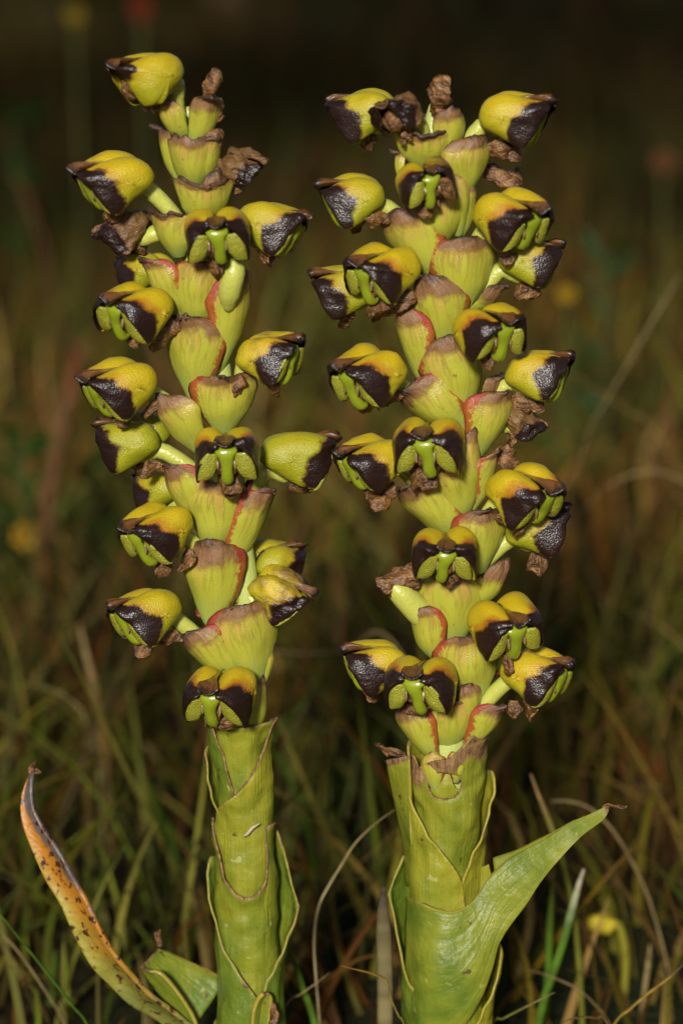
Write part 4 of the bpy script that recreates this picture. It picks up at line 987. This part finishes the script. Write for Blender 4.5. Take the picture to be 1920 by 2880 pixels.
herb('dim green herb in the dark behind the lowest bracts of the topmost bud', 30, 300, 800, 9, 150, (.02, .06, .01), 3)
herb('blurred bluish green herb behind the stouter spike', 1700, 700, 450, 10, 170, (.05, .09, .03), 4)
herb('blurred green herb low behind the stouter spike', 1560, 1000, 420, 10, 160, DG, 5)

# ------------------------------------------------------------------ added shrubs: one out of view to shade the meadow, others a dark backdrop
def mat_shrub():
    m = Mat('shrub_leaf'); a = m.n.new('ShaderNodeAttribute'); a.attribute_name = 'tint'
    return m.done(a.outputs['Color'], 0.55, None, trans=0.12, spec=0.25)
M_shrub = mat_shrub(); M_bark = mat_simple('bark', (.03, .02, .012), (.10, .07, .045), 60, .9, .6, 120, .004)
def leaf_cloud(n, seed, pts_fn, lmin, lmax, cols):
    r = np.random.default_rng(seed); c = pts_fn(r, n)
    a = r.normal(size=(n, 3)); a /= np.linalg.norm(a, axis=1, keepdims=True); b = r.normal(size=(n, 3)); b -= a * (a * b).sum(1, keepdims=True); b /= np.linalg.norm(b, axis=1, keepdims=True)
    L = r.uniform(lmin, lmax, (n, 1)); W = L * .42
    v = np.stack([c - a * L * .5, c + b * W * .5, c + a * L * .5, c - b * W * .5], 1)
    col = np.ones((n, 4, 4)); cc = np.array(cols)[r.integers(0, len(cols), n)] * r.uniform(.6, 1.3, (n, 1)); col[..., :3] = cc[:, None, :]
    f = np.arange(n * 4).reshape(n, 4)
    return v.reshape(-1, 3), f, col.reshape(-1, 4)
SH = [(.026, .038, .007), (.040, .042, .008), (.055, .036, .010), (.020, .028, .006)]
def shrub(name, label, foot, limbs, blobs, nleaf, lmin, lmax, seed, group):
    e = bpy.data.objects.new(name, None); COL.objects.link(e); e.location = foot; tag(e, label, 'shrub', group); F0 = np.array(foot)
    VV, FF = [], []
    for pts, r0, r1 in limbs:
        s = spline(pts, 16); v, f = tube([Vector(q) for q in s], [r0 + (r1 - r0) * i / 15 for i in range(16)], 8)
        k = len(VV); VV += [p - Vector(foot) for p in v]; FF += [tuple(i + k for i in q) for q in f]
    mesh_obj('trunk', VV, FF, M_bark, e)
    vol = np.array([b[3] * b[4] * b[5] for b in blobs]); vol = vol / vol.sum(); B = np.array(blobs)
    def fn(r, n):
        k = r.choice(len(blobs), n, p=vol); d = r.normal(size=(n, 3)); d /= np.linalg.norm(d, axis=1, keepdims=True)
        return B[k, :3] + d * (r.uniform(0, 1, (n, 1)) ** .5) * B[k, 3:6] - F0
    o = quad_mesh('crown', [leaf_cloud(nleaf, seed, fn, lmin, lmax, SH)], M_shrub); o.parent = e
r = random.Random(3)
limbs = [([(-.62, .30, -.02), (-.58, .32, .2), (-.45, .34, .42), (-.2, .38, .60), (.1, .42, .70), (.4, .45, .76)], .022, .006),
         ([(-.58, .32, .2), (-.5, .45, .5), (-.3, .55, .85), (0, .6, 1.05), (.35, .6, 1.15)], .018, .005),
         ([(-.5, .40, .45), (-.25, .30, .46), (0, .26, .44), (.3, .26, .46)], .010, .003),
         ([(-.3, .55, .85), (-.1, .7, 1.2), (.15, .75, 1.45)], .010, .004)]
blobs = []
for k in range(60):
    x = r.uniform(-.75, .75); t = r.random()
    y = .12 + .5 * t + r.uniform(-.04, .06); z = .345 + 1.0 * t + r.uniform(-.02, .10)
    blobs.append((x, y, z, r.uniform(.10, .20), r.uniform(.07, .12), r.uniform(.06, .11)))
shrub('shrub', 'leafy shrub added out of view to shade the meadow behind the orchids', (-.62, .30, 0), limbs, blobs, 30000, .014, .030, 5, 'added shade shrubs')
for k in range(11):  # made-up bushes whose dark mass stands in for the unlit distance
    x = -2.2 + 4.4 * k / 10 + r.uniform(-.15, .15); y = r.uniform(2.7, 4.2); h = r.uniform(.5, .95)
    bl = [(x + r.uniform(-.3, .3), y + r.uniform(-.2, .2), h * r.uniform(.25, .8), r.uniform(.18, .3), r.uniform(.18, .3), r.uniform(.14, .25)) for _ in range(9)]
    lm = [([(x, y, -.03), (x + r.uniform(-.05, .05), y, h * .3), (x + r.uniform(-.25, .25), y + r.uniform(-.1, .1), h * .8)], .018, .004) for _ in range(4)]
    shrub('shrub', 'dark heath bush added far behind the orchids to keep the backdrop dark', (x, y, 0), lm, bl, 2600, .02, .05, 50 + k, 'added dark bushes far behind')
